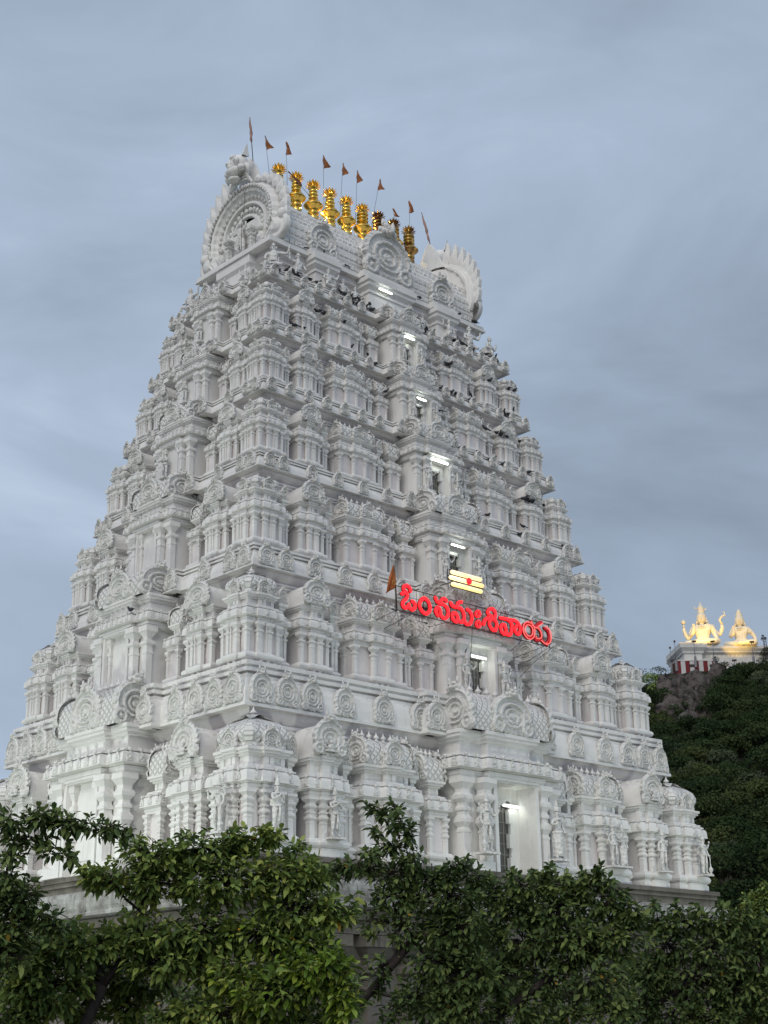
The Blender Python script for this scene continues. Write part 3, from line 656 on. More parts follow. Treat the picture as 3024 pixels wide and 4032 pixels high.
# ---- great flame-edged gables
def gable(sgn):
    mb = MB(); S_ = 56; cz, Rz, Ry = 36.5, 2.25, 2.4
    ringsG = [(0.0, -5.95), (.12, -6.0), (.34, -6.0), (.36, -6.14), (.41, -6.14), (.43, -6.0), (.60, -6.02), (.62, -6.22), (.67, -6.22), (.69, -6.05), (.84, -6.32), (.86, -6.42), (.92, -6.46), (.93, -6.36), (.985, -6.5), (1.0, -6.46), (1.05, -6.2), (1.05, -5.75)]
    vs = []
    for r, x in ringsG:
        for i in range(S_):
            th = 2*math.pi*i/S_-math.pi/2; c_, s_ = math.cos(th), math.sin(th)
            zz = s_*(Rz if s_ > 0 else 1.52); yy = c_*Ry
            if s_ < 0: q_ = 1/(abs(c_)**4+abs(s_)**4)**.25; yy *= q_; zz *= q_
            sc_ = 1+(.012 if i % 2 else -.012)*(r > .8)
            vs.append((x, yy*r*sc_, cz+zz*r*sc_))
    n = len(ringsG); fs = [(j*S_+i, (j+1)*S_+i, (j+1)*S_+(i+1) % S_, j*S_+(i+1) % S_) for j in range(n-1) for i in range(S_)]
    mb.add(vs, fs, 0)
    mb.box(-6.1, -5.5, -2.3, 2.3, 35.0, 37.0, 0)
    # radial ribs in the fan bands
    for r0, r1, cnt, xx in ((.44, .59, 17, -6.07), (.70, .83, 25, -6.2), (.93, .985, 41, -6.5)):
        for k in range(cnt):
            th = math.pi*(-.12+1.24*k/(cnt-1)); c_, s_ = math.cos(th), math.sin(th); rz = Rz if s_ > 0 else 1.52
            rm = (r0+r1)/2; mb.ball((xx, c_*Ry*rm, cz+s_*rz*rm), (.09, .085, .13) if cnt > 20 else (.1, .14, .17), 2)
    # flange behind the arch, standing out past the roof, with a scrolled band on its back
    vs = []; RB = [(.80, -6.05), (1.0, -6.12), (1.02, -6.0), (1.0, -5.88), (.955, -5.85), (.945, -5.80), (.90, -5.80), (.89, -5.86), (.72, -5.86), (.71, -5.78), (.66, -5.78), (.60, -5.9)]
    K_ = 40
    for r, x in RB:
        for i in range(K_+1):
            th = math.pi*(-.14+1.28*i/K_); c_, s_ = math.cos(th), math.sin(th)
            vs.append((x, c_*2.88*r*(1+.03*math.sin(th*2)**2), 36.35+s_*(2.72 if s_ > 0 else 1.6)*r))
    mb.add(vs, [(j*(K_+1)+i, (j+1)*(K_+1)+i, (j+1)*(K_+1)+i+1, j*(K_+1)+i+1) for j in range(len(RB)-1) for i in range(K_)], 0)
    for k in range(30):
        th = math.pi*(-.10+1.20*k/29); c_, s_ = math.cos(th), math.sin(th); rz = 2.72 if s_ > 0 else 1.6
        T = Matrix.Translation((-5.80, c_*2.88*.80, 36.35+s_*rz*.80)) @ Matrix.Rotation(R(90), 4, 'Y') @ Matrix.Rotation(th, 4, 'Z')
        mb.tube([(-.02, -.1, 0), (-.02, -.1, 0), (.13, -.07, .0), (.16, 0, 0), (.13, .07, 0), (-.12, .09, 0)], .032, 5, 2, Matrix.Translation((-5.82, c_*2.88*.81, 36.35+s_*rz*.81)) @ Matrix(((0, 0, 1, 0), (c_, -s_, 0, 0), (s_, c_, 0, 0), (0, 0, 0, 1))))
    # flame leaves
    def leaf(yc, zc_, ang, L, W2, x=-6.12, th_=.2):
        o = [(0, 0), (.5, .12), (.62, .38), (.42, .66), (.26, .86), (.36, 1.0), (-.02, .9), (-.38, .62), (-.6, .34), (-.5, .12)]
        ca, sa = math.cos(ang), math.sin(ang); k = 1 if yc <= 0 else -1; P_ = []
        for xx in (x-th_/2, x+th_/2):
            for u_, v_ in o:
                u2, v2 = u_*W2*k, v_*L; P_.append((xx, yc+u2*sa+v2*ca, zc_-u2*ca+v2*sa))
        m_ = len(o); P_ += [(x-th_*.85, yc+L*.45*ca, zc_+L*.45*sa), (x+th_*.85, yc+L*.45*ca, zc_+L*.45*sa)]
        F_ = [(i, (i+1) % m_, m_+(i+1) % m_, m_+i) for i in range(m_)]+[(2*m_, (i+1) % m_, i) for i in range(m_)]+[(2*m_+1, m_+i, m_+(i+1) % m_) for i in range(m_)]
        mb.add(P_, F_, 0)
    N = 8
    for s2 in (-1, 1):
        for k in range(N):
            th = R(-6+76*k/(N-1)); c_, s_ = math.cos(th), math.sin(th)
            L = (.95+.6*(k/(N-1))) if s2 > 0 else 1.0+.25*math.sin(k*.45)-.06*k
            leaf(s2*c_*2.74, 36.35+s_*2.6, math.pi/2-s2*R(44-4.2*k), L*(.9 if s2 > 0 else .62), .46)
        # scroll at the springing
        T = Matrix.Translation((-6.3, s2*2.55, 35.75)) @ Matrix.Rotation(-R(90), 4, 'Y')
        mb.lathe((0, 0, 0), [(.62, -.25), (.64, 0), (.52, .08), (.48, .02), (.34, .04), (.30, .12), (.16, .12), (.001, .18)], 20, 0, T)
        mb.ball((-6.3, s2*2.86, 36.2), (.22, .26, .3), 0)
    # ogee shoulder and lion mask on the crown
    O = [(-2.0, 36.4), (-1.55, 38.0), (-.8, 39.2), (-.36, 40.1), (0, 40.6), (.36, 40.1), (.8, 39.2), (1.55, 38.0), (2.0, 36.4)]
    mb.add([(-6.0, y, z) for y, z in O]+[(-5.8, y, z) for y, z in O], [tuple(range(9)), tuple(range(17, 8, -1))]+[(i, 9+i, 10+i, i+1) for i in range(8)], 0)
    # stepped arcs below the mask
    for k in range(4): mb.tube([(-6.45-.02*k, .85*math.cos(t_)*(1-.12*k), 38.65+.16*k+.45*math.sin(t_)) for t_ in np.linspace(0, math.pi, 9)], .07, 5, 0)
    hz = 39.8; hx = -6.6
    mb.ball((hx, 0, hz+.1), (.46, .62, .58), 0); mb.ball((hx-.30, 0, hz-.38), (.34, .42, .26), 0); mb.ball((hx-.26, 0, hz-.78), (.28, .38, .14), 0)
    mb.ball((hx-.5, 0, hz-.22), (.14, .17, .14), 0); mb.ball((hx-.34, 0, hz+.38), (.14, .22, .12), 0)
    for k in (-1, 1):
        mb.ball((hx-.34, k*.27, hz+.10), (.17, .2, .19), 0); mb.ball((hx-.48, k*.27, hz+.10), (.06, .08, .08), 2)
        mb.ball((hx-.22, k*.48, hz-.30), (.2, .2, .17), 0); mb.tube([(hx, k*.60, hz-.1), (hx-.05, k*.80, hz-.35), (hx, k*.72, hz-.65)], [.14, .12, .04], 7, 0)
        mb.add([(hx-.05, k*.18, hz+.48), (hx-.2, k*.55, hz+.36), (hx+.18, k*.58, hz+.36), (hx, k*.62, hz+1.02)], [(0, 1, 3), (1, 2, 3), (2, 0, 3)], 0)
    # dancing image in the arch
    mb.tube([(-6.35, .1, 35.2), (-6.45, .2, 35.7), (-6.35, .05, 36.1), (-6.35, 0, 36.5), (-6.35, .02, 36.7)], [.1, .14, .17, .2, .08], 7, 2)
    mb.tube([(-6.35, -.12, 35.2), (-6.4, -.18, 35.6), (-6.35, -.05, 36.05)], [.1, .13, .16], 7, 2); mb.ball((-6.4, 0, 36.85), (.14, .14, .18), 2)
    for k in (-1, 1): mb.tube([(-6.35, k*.18, 36.55), (-6.45, k*.42, 36.4), (-6.5, k*.5, 36.75)], [.08, .065, .05], 6, 2)
    mb.box(-6.6, -6.1, -.45, .45, 35.02, 35.2, 2)
    for k in (-1, 1): pilaster(mb, -6.42, k*.85, 35.02, 36.3, .2, 2); mb.ball((-6.35, k*1.45, 35.55), (.2, .3, .4), 2); mb.ball((-6.4, k*1.45, 36.05), .15, 2)
    o = mb.build('flame_gable', TM, tower)
    if sgn > 0: o.rotation_euler = (0, 0, math.pi)
    return o
gable(-1); gable(1)
# ------------------------------------------------------------------ placing helpers
def on_y(u, v, y):
    d = ray(u, v); return CAM+d*((y-CAM.y)/d.y)
def on_x(u, v, x):
    d = ray(u, v); return CAM+d*((x-CAM.x)/d.x)
# ------------------------------------------------------------------ figures grown from a skinned skeleton
def skin_mesh(name, verts, edges, radii, sub=1, extra=None, mats=None):
    me = bpy.data.meshes.new(name+'_cage'); me.from_pydata(verts, edges, [])
    o = bpy.data.objects.new(name+'_cage', me); COL.objects.link(o)
    sk = o.modifiers.new('skin', 'SKIN'); sk.use_smooth_shade = True
    for i, r in enumerate(radii):
        r = r if hasattr(r, '__len__') else (r, r); me.skin_vertices[0].data[i].radius = r
        me.skin_vertices[0].data[i].use_root = (i == 0)
    if sub:
        sb = o.modifiers.new('sub', 'SUBSURF'); sb.levels = sub; sb.render_levels = sub
    dg = bpy.context.evaluated_depsgraph_get(); dg.update()
    ev_ = o.evaluated_get(dg); m2 = bpy.data.meshes.new_from_object(ev_)
    bpy.data.objects.remove(o); bpy.data.meshes.remove(me)
    mb = MB(); mb.add([tuple(v.co) for v in m2.vertices], [tuple(p.vertices) for p in m2.polygons], 0, None, True)
    bpy.data.meshes.remove(m2)
    if extra: extra(mb)
    return mb.mesh(name, mats or [RELIEF])
def standing(name, pose='guard', female=False, mir=1):
    """1.0 tall to the brow, faces -y"""
    V = [(0, 0, .53), (0, -.005, .62), (0, 0, .72), (0, 0, .80), (0, -.01, .84), (0, -.015, .90), (0, -.01, .965)]
    Rr = [(.095, .07), (.075 if not female else .062, .058), (.105 if not female else .085, .07), (.075, .05), (.034, .034), (.052, .058), (.04, .045)]
    E_ = [(i, i+1) for i in range(6)]
    def chain(start, pts):
        p = start
        for q, r in pts: V.append(q); Rr.append(r); E_.append((p, len(V)-1)); p = len(V)-1
    sh = .055 if female else .065
    chain(0, [((-.065, 0, .48), .068), ((-.075*1.1, -.03, .27), .05), ((-.08, 0, .06), .032), ((-.09, -.075, .02), .026)])
    chain(0, [((.065, 0, .48), .068), ((.085+.02*mir, -.03, .27), .05), ((.09, 0, .06), .032), ((.11, -.075, .02), .026)])
    if pose == 'pray':
        for k in (-1, 1): chain(2, [((k*.13, 0, .775), .04), ((k*.155, -.06, .65), .03), ((k*.03, -.135, .72), .022), ((k*.012, -.145, .78), .018)])
    elif pose == 'guard':
        chain(2, [((-.135*mir, 0, .775), .042), ((-.17*mir, 0, .64), .031), ((-.16*mir, -.06, .52), .024), ((-.16*mir, -.08, .48), .022)])
        chain(2, [((.135*mir, 0, .775), .042), ((.20*mir, -.03, .68), .031), ((.25*mir, -.09, .76), .024), ((.26*mir, -.10, .83), .02)])
        chain(2, [((-.12*mir, .03, .77), .035), ((-.22*mir, .0, .72), .028), ((-.24*mir, -.04, .84), .022)])
    else:
        chain(2, [((-.12*mir, 0, .77), .038), ((-.17*mir, -.02, .66), .029), ((-.08*mir, -.12, .70), .022)])
        chain(2, [((.12*mir, 0, .77), .038), ((.18*mir, 0, .64), .029), ((.20*mir, -.04, .50), .022)])
    def extra(mb):
        # tall crown, earrings, girdle, skirt folds, bracket
        mb.lathe((0, -.008, .965), [(.056, -.02), (.062, .0), (.05, .03), (.052, .05), (.035, .10), (.036, .115), (.02, .15), (.012, .17), (.02, .185), (.001, .21)], 10)
        mb.ball((0, -.075, .905), (.012, .014, .016)); mb.ball((0, -.062, .875), (.018, .01, .007))
        for k in (-1, 1):
            mb.ball((k*.062, -.01, .87), (.014, .018, .03)); mb.ball((k*.022, -.064, .918), (.011, .008, .007))
        mb.lathe((0, 0, .50), [(.105, 0), (.118, .02), (.108, .05), (.095, .06)], 12)
        mb.lathe((0, -.005, .77), [(.085, 0), (.09, .015), (.06, .045)], 10)
        if female: mb.lathe((0, -.0, 0), [(.10, .05), (.115, .08), (.105, .2), (.12, .4), (.115, .5)], 12)
        else:
            mb.tube([(0, -.10, .50), (.005, -.095, .35), (0, -.07, .14)], [.02, .028, .035], 6)
        if pose == 'guard':
            x = -.17*mir; mb.lathe((x, -.09, 0), [(.03, 0), (.045, .03), (.02, .06), (.06, .1), (.065, .15), (.03, .2), (.014, .24), (.012, .5), (.02, .52), (.001, .54)], 8)
            mb.ball((.27*mir, -.1, .86), (.03, .03, .035)); mb.ball((-.24*mir, -.05, .88), (.035, .02, .04))
        mb.box(-.2, .2, -.16, .14, -.045, 0.0)
        mb.box(-.03, .03, .0, .2, .55, .68)
    return skin_mesh(name, V, E_, Rr, 1, extra)
def seated(name, four=True, hill=True, female=False, sub=2, mats=None):
    """cross-legged figure, 1.0 from seat to brow, faces -y"""
    V = [(0, 0, .10), (0, 0, .22), (0, -.01, .36), (0, 0, .50), (0, -.0, .60), (0, -.01, .69), (0, -.015, .79), (0, -.005, .90)]
    f_ = .86 if female else 1.0
    q_ = 1.38 if hill else 1.0
    Rr = [(.20*f_*q_, .15*q_), (.128*f_*q_, .105*q_), (.165*f_*q_, .115*q_), (.165*f_*q_, .10*q_), (.068*q_, .068*q_), (.066*q_, .070*q_), (.092*q_, .10*q_), (.08*q_, .085*q_)]
    E_ = [(i, i+1) for i in range(7)]
    def chain(start, pts):
        p = start
        for q, r in pts: V.append(q); Rr.append((r*q_*.96, r*q_*.96)); E_.append((p, len(V)-1)); p = len(V)-1
    for k in (-1, 1): chain(0, [((k*.17, -.08, .09), .095), ((k*.44, -.22, .075), .075), ((k*.20, -.34, .06), .055), ((k*-.02, -.36-.03*k, .055), .045), ((k*-.10, -.36-.03*k, .05), .03)])
    sx = .245*f_
    chain(3, [((-sx, 0, .52), .07), ((-sx-.08, -.05, .34), .052), ((-sx+.02, -.20, .36), .042), ((-sx+.05, -.24, .46), .03), ((-sx+.05, -.24, .54), .024)])
    if female: chain(3, [((sx, 0, .52), .065), ((sx+.13, .02, .36), .048), ((sx+.20, .0, .17), .036), ((sx+.21, -.03, .10), .028)])
    else: chain(3, [((sx, 0, .52), .07), ((sx+.07, -.02, .34), .054), ((sx+.13, -.18, .19), .042), ((sx+.13, -.25, .12), .032)])
    if four:
        chain(3, [((-sx+.02, .07, .50), .058), ((-sx-.17, .10, .28), .05), ((-sx-.25, .05, .50), .04), ((-sx-.25, .04, .60), .032)])
        chain(3, [((sx-.02, .07, .50), .058), ((sx+.18, .10, .30), .05), ((sx+.27, .05, .48), .04), ((sx+.26, .04, .58), .032)])
    def extra(mb):
        if hill:
            if female: mb.lathe((0, 0, .90), [(.10, -.02), (.108, .0), (.095, .03), (.10, .05), (.08, .08), (.085, .10), (.065, .13), (.068, .15), (.042, .19), (.02, .22), (.001, .25)], 14)
            else:
                mb.lathe((0, 0, .90), [(.10, -.03), (.105, -.01), (.09, .03), (.098, .06), (.082, .12), (.088, .15), (.075, .20), (.045, .25), (.025, .27), (.03, .29), (.001, .34)], 14)
                mb.tube([(-.08, -.03, 1.06), (-.15, -.03, 1.08), (-.17, -.03, 1.14)], [.02, .015, .008], 5); mb.tube([(.08, -.03, 1.01), (.14, -.03, 1.02), (.16, -.03, 1.09)], [.018, .014, .008], 5)
        else: mb.lathe((0, 0, .88), [(.09, -.04), (.1, 0), (.07, .07), (.03, .12), (.001, .16)], 10)
        fy = -.132 if hill else -.09
        if hill: mb.lathe((0, -.012, 0), [(.085, .50), (.072, .58), (.070, .64), (.075, .665), (.098, .69), (.118, .73), (.124, .79), (.122, .84), (.11, .89), (.08, .92)], 20)
        # face, ears, necklace, hair locks
        mb.ball((0, fy, .785), (.016, .024, .035)); mb.ball((0, fy+.004, .738), (.03, .014, .009)); mb.ball((0, fy+.01, .705), (.032, .02, .018))
        for k in (-1, 1):
            mb.ball((k*.040, fy+.010, .815), (.022, .01, .009)); mb.ball((k*.040, fy+.006, .845), (.028, .008, .005))
            mb.ball((k*.118, 0, .77), (.02, .03, .05)); mb.ball((k*.128, 0, .69), (.034, .02, .05)); mb.ball((k*.135, .03, .635), (.05, .04, .06))
            mb.lathe((k*(sx+.035), -.03, .40), [(.065, 0), (.075, .02), (.065, .04)], 10)
            # toes and fingers
            for q in range(4): mb.ball((k*-.13, -.35-.03*k-.012*q, .045+.014*q), (.02, .01, .01))
        for q in range(4):
            mb.tube([(-sx+.03+.014*q, -.245, .53), (-sx+.025+.016*q, -.245, .585), (-sx+.024+.016*q, -.25, .615-.012*abs(q-1.5))], [.011, .01, .007], 5)
        mb.tube([(-sx+.085, -.24, .51), (-sx+.105, -.25, .545)], [.012, .008], 5)
        for q in range(4):
            if female: mb.tube([(sx+.20+.013*q, -.03, .09), (sx+.20+.013*q, -.05, .05)], [.011, .008], 5)
            else: mb.tube([(sx+.11+.014*q, -.26, .12), (sx+.11+.015*q, -.31, .10), (sx+.11+.015*q, -.32, .06)], [.011, .01, .008], 5)
        mb.tube([(.15*math.cos(t_), -.01-.15*math.sin(t_)*.9, .545-.05*math.sin(t_)) for t_ in np.linspace(.1, 3.04, 11)], .016, 6)
        mb.tube([(.11*math.cos(t_), -.01-.13*math.sin(t_), .58-.03*math.sin(t_)) for t_ in np.linspace(.1, 3.04, 11)], .012, 6)
        mb.lathe((0, 0, .20), [(.15*f_, 0), (.165*f_, .02), (.15*f_, .04)], 14)
        if four:
            for q in range(4):
                mb.tube([(-sx-.27+.014*q, .035, .59), (-sx-.27+.015*q, .03, .64)], [.01, .008], 5)
                mb.tube([(sx+.24+.014*q, .035, .57), (sx+.24+.015*q, .03, .62)], [.01, .008], 5)
            mb.tube([(-sx-.25, .02, .60), (-sx-.25, .02, .68)], .022, 6); mb.lathe((-sx-.25, .02, .68), [(.03, 0), (.075, .05), (.06, .09), (.02, .11), (.001, .16)], 8)
            mb.tube([(sx+.26, .02, .60), (sx+.22, .02, .70), (sx+.27, .02, .78), (sx+.36, .02, .82), (sx+.36, .02, .90), (sx+.32, .02, .92)], [.03, .035, .03, .022, .018, .012], 6)
            mb.tube([(sx+.35, .02, .83), (sx+.38, .02, .78)], [.015, .01], 5)
    return skin_mesh(name, V, E_, Rr, sub, extra, mats)
def griva_fig(name, mir=1, reach=1.0):
    """squatting attendant with one arm raised, 1.0 tall"""
    V = [(0, 0, .20), (0, -.02, .40), (0, 0, .60), (0, 0, .70), (0, -.02, .76), (0, -.03, .86), (0, -.02, .94)]
    Rr = [(.16, .13), (.14, .12), (.17, .12), (.12, .08), (.05, .05), (.09, .09), (.07, .07)]
    E_ = [(i, i+1) for i in range(6)]
    def chain(start, pts):
        p = start
        for q, r in pts: V.append(q); Rr.append(r); E_.append((p, len(V)-1)); p = len(V)-1
    chain(0, [((-.14, -.05, .18), .09), ((-.26, -.26, .22), .07), ((-.28, -.22, .02), .05)])
    chain(0, [((.14, -.05, .18), .09), ((.34, -.16, .12), .07), ((.16, -.30, .05), .05)])
    chain(2, [((mir*.22, 0, .65), .07), ((mir*.40*reach, -.04, .58), .05), ((mir*.46*reach, -.08, .82), .04), ((mir*.47*reach, -.08, .92), .035)])
    chain(2, [((-mir*.22, 0, .65), .07), ((-mir*.30, -.05, .46), .05), ((-mir*.22, -.22, .34), .04)])
    def extra(mb):
        mb.lathe((0, -.02, .93), [(.085, -.02), (.09, .01), (.05, .07), (.001, .15)], 8)
        mb.ball((0, -.12, .86), (.02, .03, .03))
        for k in (-1, 1): mb.ball((k*.1, -.02, .86), (.03, .03, .06))
        mb.lathe((0, -.01, .28), [(.16, 0), (.18, .03), (.15, .07)], 10)
        mb.box(-.2, .2, .0, .25, .0, .5)
    return skin_mesh(name, V, E_, Rr, 1, extra)
M_GUARDL = standing('guardian', 'guard', mir=1); M_GUARDR = standing('guardian', 'guard', mir=-1)
M_LADY = standing('lady', 'lady', True, mir=1); M_PRAY = standing('devotee', 'pray'); M_GOD = standing('deity', 'lady', False, mir=-1)
def statue(me, x, y, z, h, rz, label, group=None):
    o = link('statue', me, None, (x, y, z), rz, h); tag(o, label, 'statue', group); return o
G1 = 'guardian statues beside the lit doorways'
fl = ['lowest', 'second', 'third', 'fourth', 'fifth', 'sixth']
hts = [1.92, 1.45, 1.30, 1.08, .92, .85]; zs = [7.98, 14.3, 19.1, 23.4, 27.05, 30.15]
for i in range(6):
    xx = [2.0, 1.08, .98, .86, .70, .55][i]; yy = -[9.78, 8.22, 7.17, 6.2, 5.25, 4.55][i]
    statue(M_GUARDL, -xx, yy, zs[i], hts[i], 0, f'white guardian statue with a club on the left of the {fl[i]} doorway', G1)
    statue(M_LADY if i == 0 else M_GUARDR, xx, yy, zs[i], hts[i], 0, ('white draped goddess statue' if i == 0 else 'white crowned guardian statue')+f' on the right of the {fl[i]} doorway', G1)
G2 = 'statues in front of the lowest shrines'
statue(M_PRAY, -11.75, -9.58, 8.0, 1.55, 0, 'white winged devotee statue with joined hands right of the near corner', G2)
statue(M_GUARDR, -13.1, -8.25, 8.0, 1.6, -math.pi/2, 'white statue at the left face of the near corner shrine above the leaves', G2)
statue(M_PRAY, -9.1, -9.42, 8.0, 1.5, 0, 'white praying statue on the lowest arched shrine left of the doorway', G2)
statue(M_GUARDL, 5.75, -9.5, 8.0, 1.6, 0, 'white four-armed statue, left one of the couple right of the doorway', G2)
statue(M_LADY, 6.35, -9.5, 8.0, 1.45, 0, 'white goddess statue, right one of the couple right of the doorway', G2)
statue(M_GOD, 9.15, -9.42, 8.0, 1.55, 0, 'white statue on the lowest arched shrine near the right corner', G2)
statue(M_GUARDR, 11.8, -9.58, 8.0, 1.55, 0, 'white crowned statue on the far right corner shrine', G2)
for i in (3, 4, 5):
    statue(M_PRAY, -[0, 0, 0, 9.95, 9.08, 8.38][i], 0.15, zs[i]+.15, hts[i]*1.02, -math.pi/2, f'white statue in the central niche of the left face, {fl[i]} storey', 'niche statues on the left face')
MF1 = griva_fig('attendant', -1); MF2 = griva_fig('attendant', 1, 1.25)
for (x, y, h, rz, me, lb) in [
    (-6.75, -2.85, 1.25, -.8, MF2, 'white four-armed squatting figure at the near corner under the roof'),
    (-5.45, -2.95, 1.2, 0, MF1, 'white squatting figure with raised arm beside the near corner'),
    (-2.75, -2.9, .95, 0, MF1, 'white seated figure left of the central roof dormer'),
    (-2.0, -2.9, .8, 0, MF2, 'small white seated figure touching the central dormer post on its left'),
    (2.3, -2.9, .9, 0, MF1, 'white seated figure right of the central roof dormer'),
    (3.85, -3.15, 1.0, 0, MF1, 'white standing attendant in front of the right dormer post'),
    (-3.85, -3.15, .95, 0, MF2, 'pair of white lions seen as one figure before the left dormer post'),
    (5.45, -2.95, 1.25, 0, MF2, 'white squatting figure with raised arm near the right end under the roof'),
    (6.95, -2.9, 1.2, .35, MF2, 'white figure reaching out at the far right corner under the roof'),
    (-7.0, -1.2, .8, -math.pi/2, MF1, 'small white figure under the left gable, nearer the front'),
    (-7.0, 1.1, .8, -math.pi/2, MF1, 'small white figure under the left gable, farther back'),
    (-7.1, 2.75, 1.2, -math.pi/2, MF2, 'white figure reaching out at the back left corner under the roof')]:
    if 'lions' in lb: lb = 'white crouching attendant before the left dormer post'
    statue(me, x, y, zb+.22, h, rz, lb, 'figures around the neck of the roof')

# ------------------------------------------------------------------ fluorescent fittings over the doors
for i, (u, v, ln) in enumerate([(2014, 3176, .85), (1887, 2589, .8), (1805, 2151, .72), (1732, 1817, .95), (1662, 1573, .5), (1614, 1331, .55), (1520, 1147, .75)]):
    y = -3.35 if i == 6 else -(BAYF[i]-reveal(i+1, BAYW[i]))-.14
    if 1 < i < 6: y = -BAYF[i]-.12
    p = on_y(u, v, y)
    root = empty('tube_light', p, label=('lit fluorescent tube over the %s doorway' % fl[i]) if i < 6 else 'lit lamp fitting under the central roof dormer', cat='lamp', group='fluorescent lamps on the front face')
    mb = MB(); mb.tube([(-ln/2, 0, 0), (ln/2, 0, 0)], .03 if i != 3 else .045, 8); mb.build('tube', [TUBE], root)
    mb = MB(); mb.box(-ln/2-.04, ln/2+.04, .045, .10, -.02, .09); mb.build('housing', [WHITE], root)
    L = bpy.data.lights.new('tube_glow', 'AREA'); L.shape = 'RECTANGLE'; L.size = ln; L.size_y = .08; L.energy = (1.6, 1.4, 1.2, 1.0, .8, .8, .6)[i]; L.color = (.92, 1.0, .86)
    lo = bpy.data.objects.new('tube_glow', L); COL.objects.link(lo); lo.parent = root; lo.location = (0, -.12 if i < 2 or i == 6 else .3, -.08); lo.rotation_euler = (R(8), 0, 0)

# ------------------------------------------------------------------ floodlights standing behind the trees
for i, (x, y, z, tx, ty, tz, en, lb) in enumerate([(-24, 3, 4.6, -12, 2, 12, 2200, 'on the left face side, farthest back'), (-23, -7, 4.2, -12, -5, 12, 1900, 'on the left face side, near the corner'), (-12, -19, 4.0, -8, -8, 11.5, 1000, 'left of the doorway'), (0, -19.5, 4.0, 2, -9, 11.5, 1000, 'in front of the doorway'), (12, -18, 4.2, 11, -9, 11.5, 1000, 'near the right corner')]):
    root = empty('floodlight', (x, y, 0), label='ground floodlight on a post behind the trees '+lb, cat='lamp', group='floodlights on posts round the tower')
    mb = MB(); mb.tube([(0, 0, 0), (0, 0, z)], .05, 6); mb.build('post', [IRON], root)
    d = Vector((tx-x, ty-y, tz-z)); a_ = math.atan2(d.y, d.x)-R(90)
    mb = MB(); mb.box(-.22, .22, -.12, .1, 0, .3); mb.build('housing', [IRON], root, (0, 0, z), a_)
    L = bpy.data.lights.new('ground_flood', 'SPOT'); L.energy = en; L.color = (.90, 1.0, .90); L.spot_size = R(110); L.spot_blend = .9; L.shadow_soft_size = .5
    lo = bpy.data.objects.new('ground_flood', L); COL.objects.link(lo); lo.parent = root; lo.location = (0, 0, z+.45); lo.rotation_euler = d.to_track_quat('-Z', 'Y').to_euler()

# ------------------------------------------------------------------ brass finials, flags
order = ['first', 'second', 'third', 'fourth', 'fifth', 'sixth', 'seventh', 'eighth', 'ninth']
def kalash(idx, x):
    root = empty('roof_finial', (x, 0, 38.92), label=f'{order[idx]} golden pot finial from the left on the roof ridge', cat='finial', group='golden pot finials along the roof ridge')
    tarn = idx >= 6; g_ = [TARN if tarn else GOLD]
    mb = MB(); mb.lathe((0, 0, 0), [(.22, -.1), (.24, .02), (.15, .08), (.15, .13), (.23, .17), (.24, .24), (.16, .29), (.15, .33), (.26, .42), (.37, .53), (.41, .575), (.415, .60), (.37, .64), (.30, .76), (.18, .86), (.15, .88)], 24)
    mb.build('pot', [GOLD] if idx == 7 else g_, root)
    mb = MB(); mb.lathe((0, 0, 0), [(.13, .88), (.18, .91), (.21, .96), (.18, 1.01), (.11, 1.04), (.18, 1.07), (.215, 1.13), (.18, 1.19), (.11, 1.21), (.17, 1.25), (.19, 1.30), (.15, 1.36), (.09, 1.38), (.08, 1.41), (.12, 1.45), (.15, 1.54), (.15, 1.62), (.10, 1.72), (.04, 1.86), (.001, 2.0)], 20)
    if tarn or idx == 5:
        for zz in (.96, 1.13, 1.30): mb.lathe((0, 0, zz), [(.20, -.035), (.25, -.015), (.25, .015), (.20, .035)], 16)
    mb.build('stem', g_, root)
    mb = MB()
    for ring, (n, zz, ang) in enumerate(((12, 1.50, .25), (12, 1.58, .75))):
        for k in range(n):
            a = 2*math.pi*(k+.5*ring)/n; c_, s_ = math.cos(a), math.sin(a); ce, se = math.cos(ang), math.sin(ang)
            def P_(r, w2, up=0): return ((.10+r*ce)*c_-w2*s_, (.10+r*ce)*s_+w2*c_, zz+r*se+up)
            mb.add([P_(0, -.02), P_(0, .02), P_(.14, .055), P_(.14, -.055), P_(.27, 0), P_(.12, 0, .03)], [(0, 1, 5), (1, 2, 5), (2, 4, 5), (4, 3, 5), (3, 0, 5)], 0)
    mb.build('petal_crown', g_, root)
    root.scale = (1.17, 1.17, 1.12)
KX = [-4.2+1.075*k for k in range(9)]
for k, x in enumerate(KX): kalash(k, x)
def z5(x, y): return 1000+x*.4219, 500+y*.4219
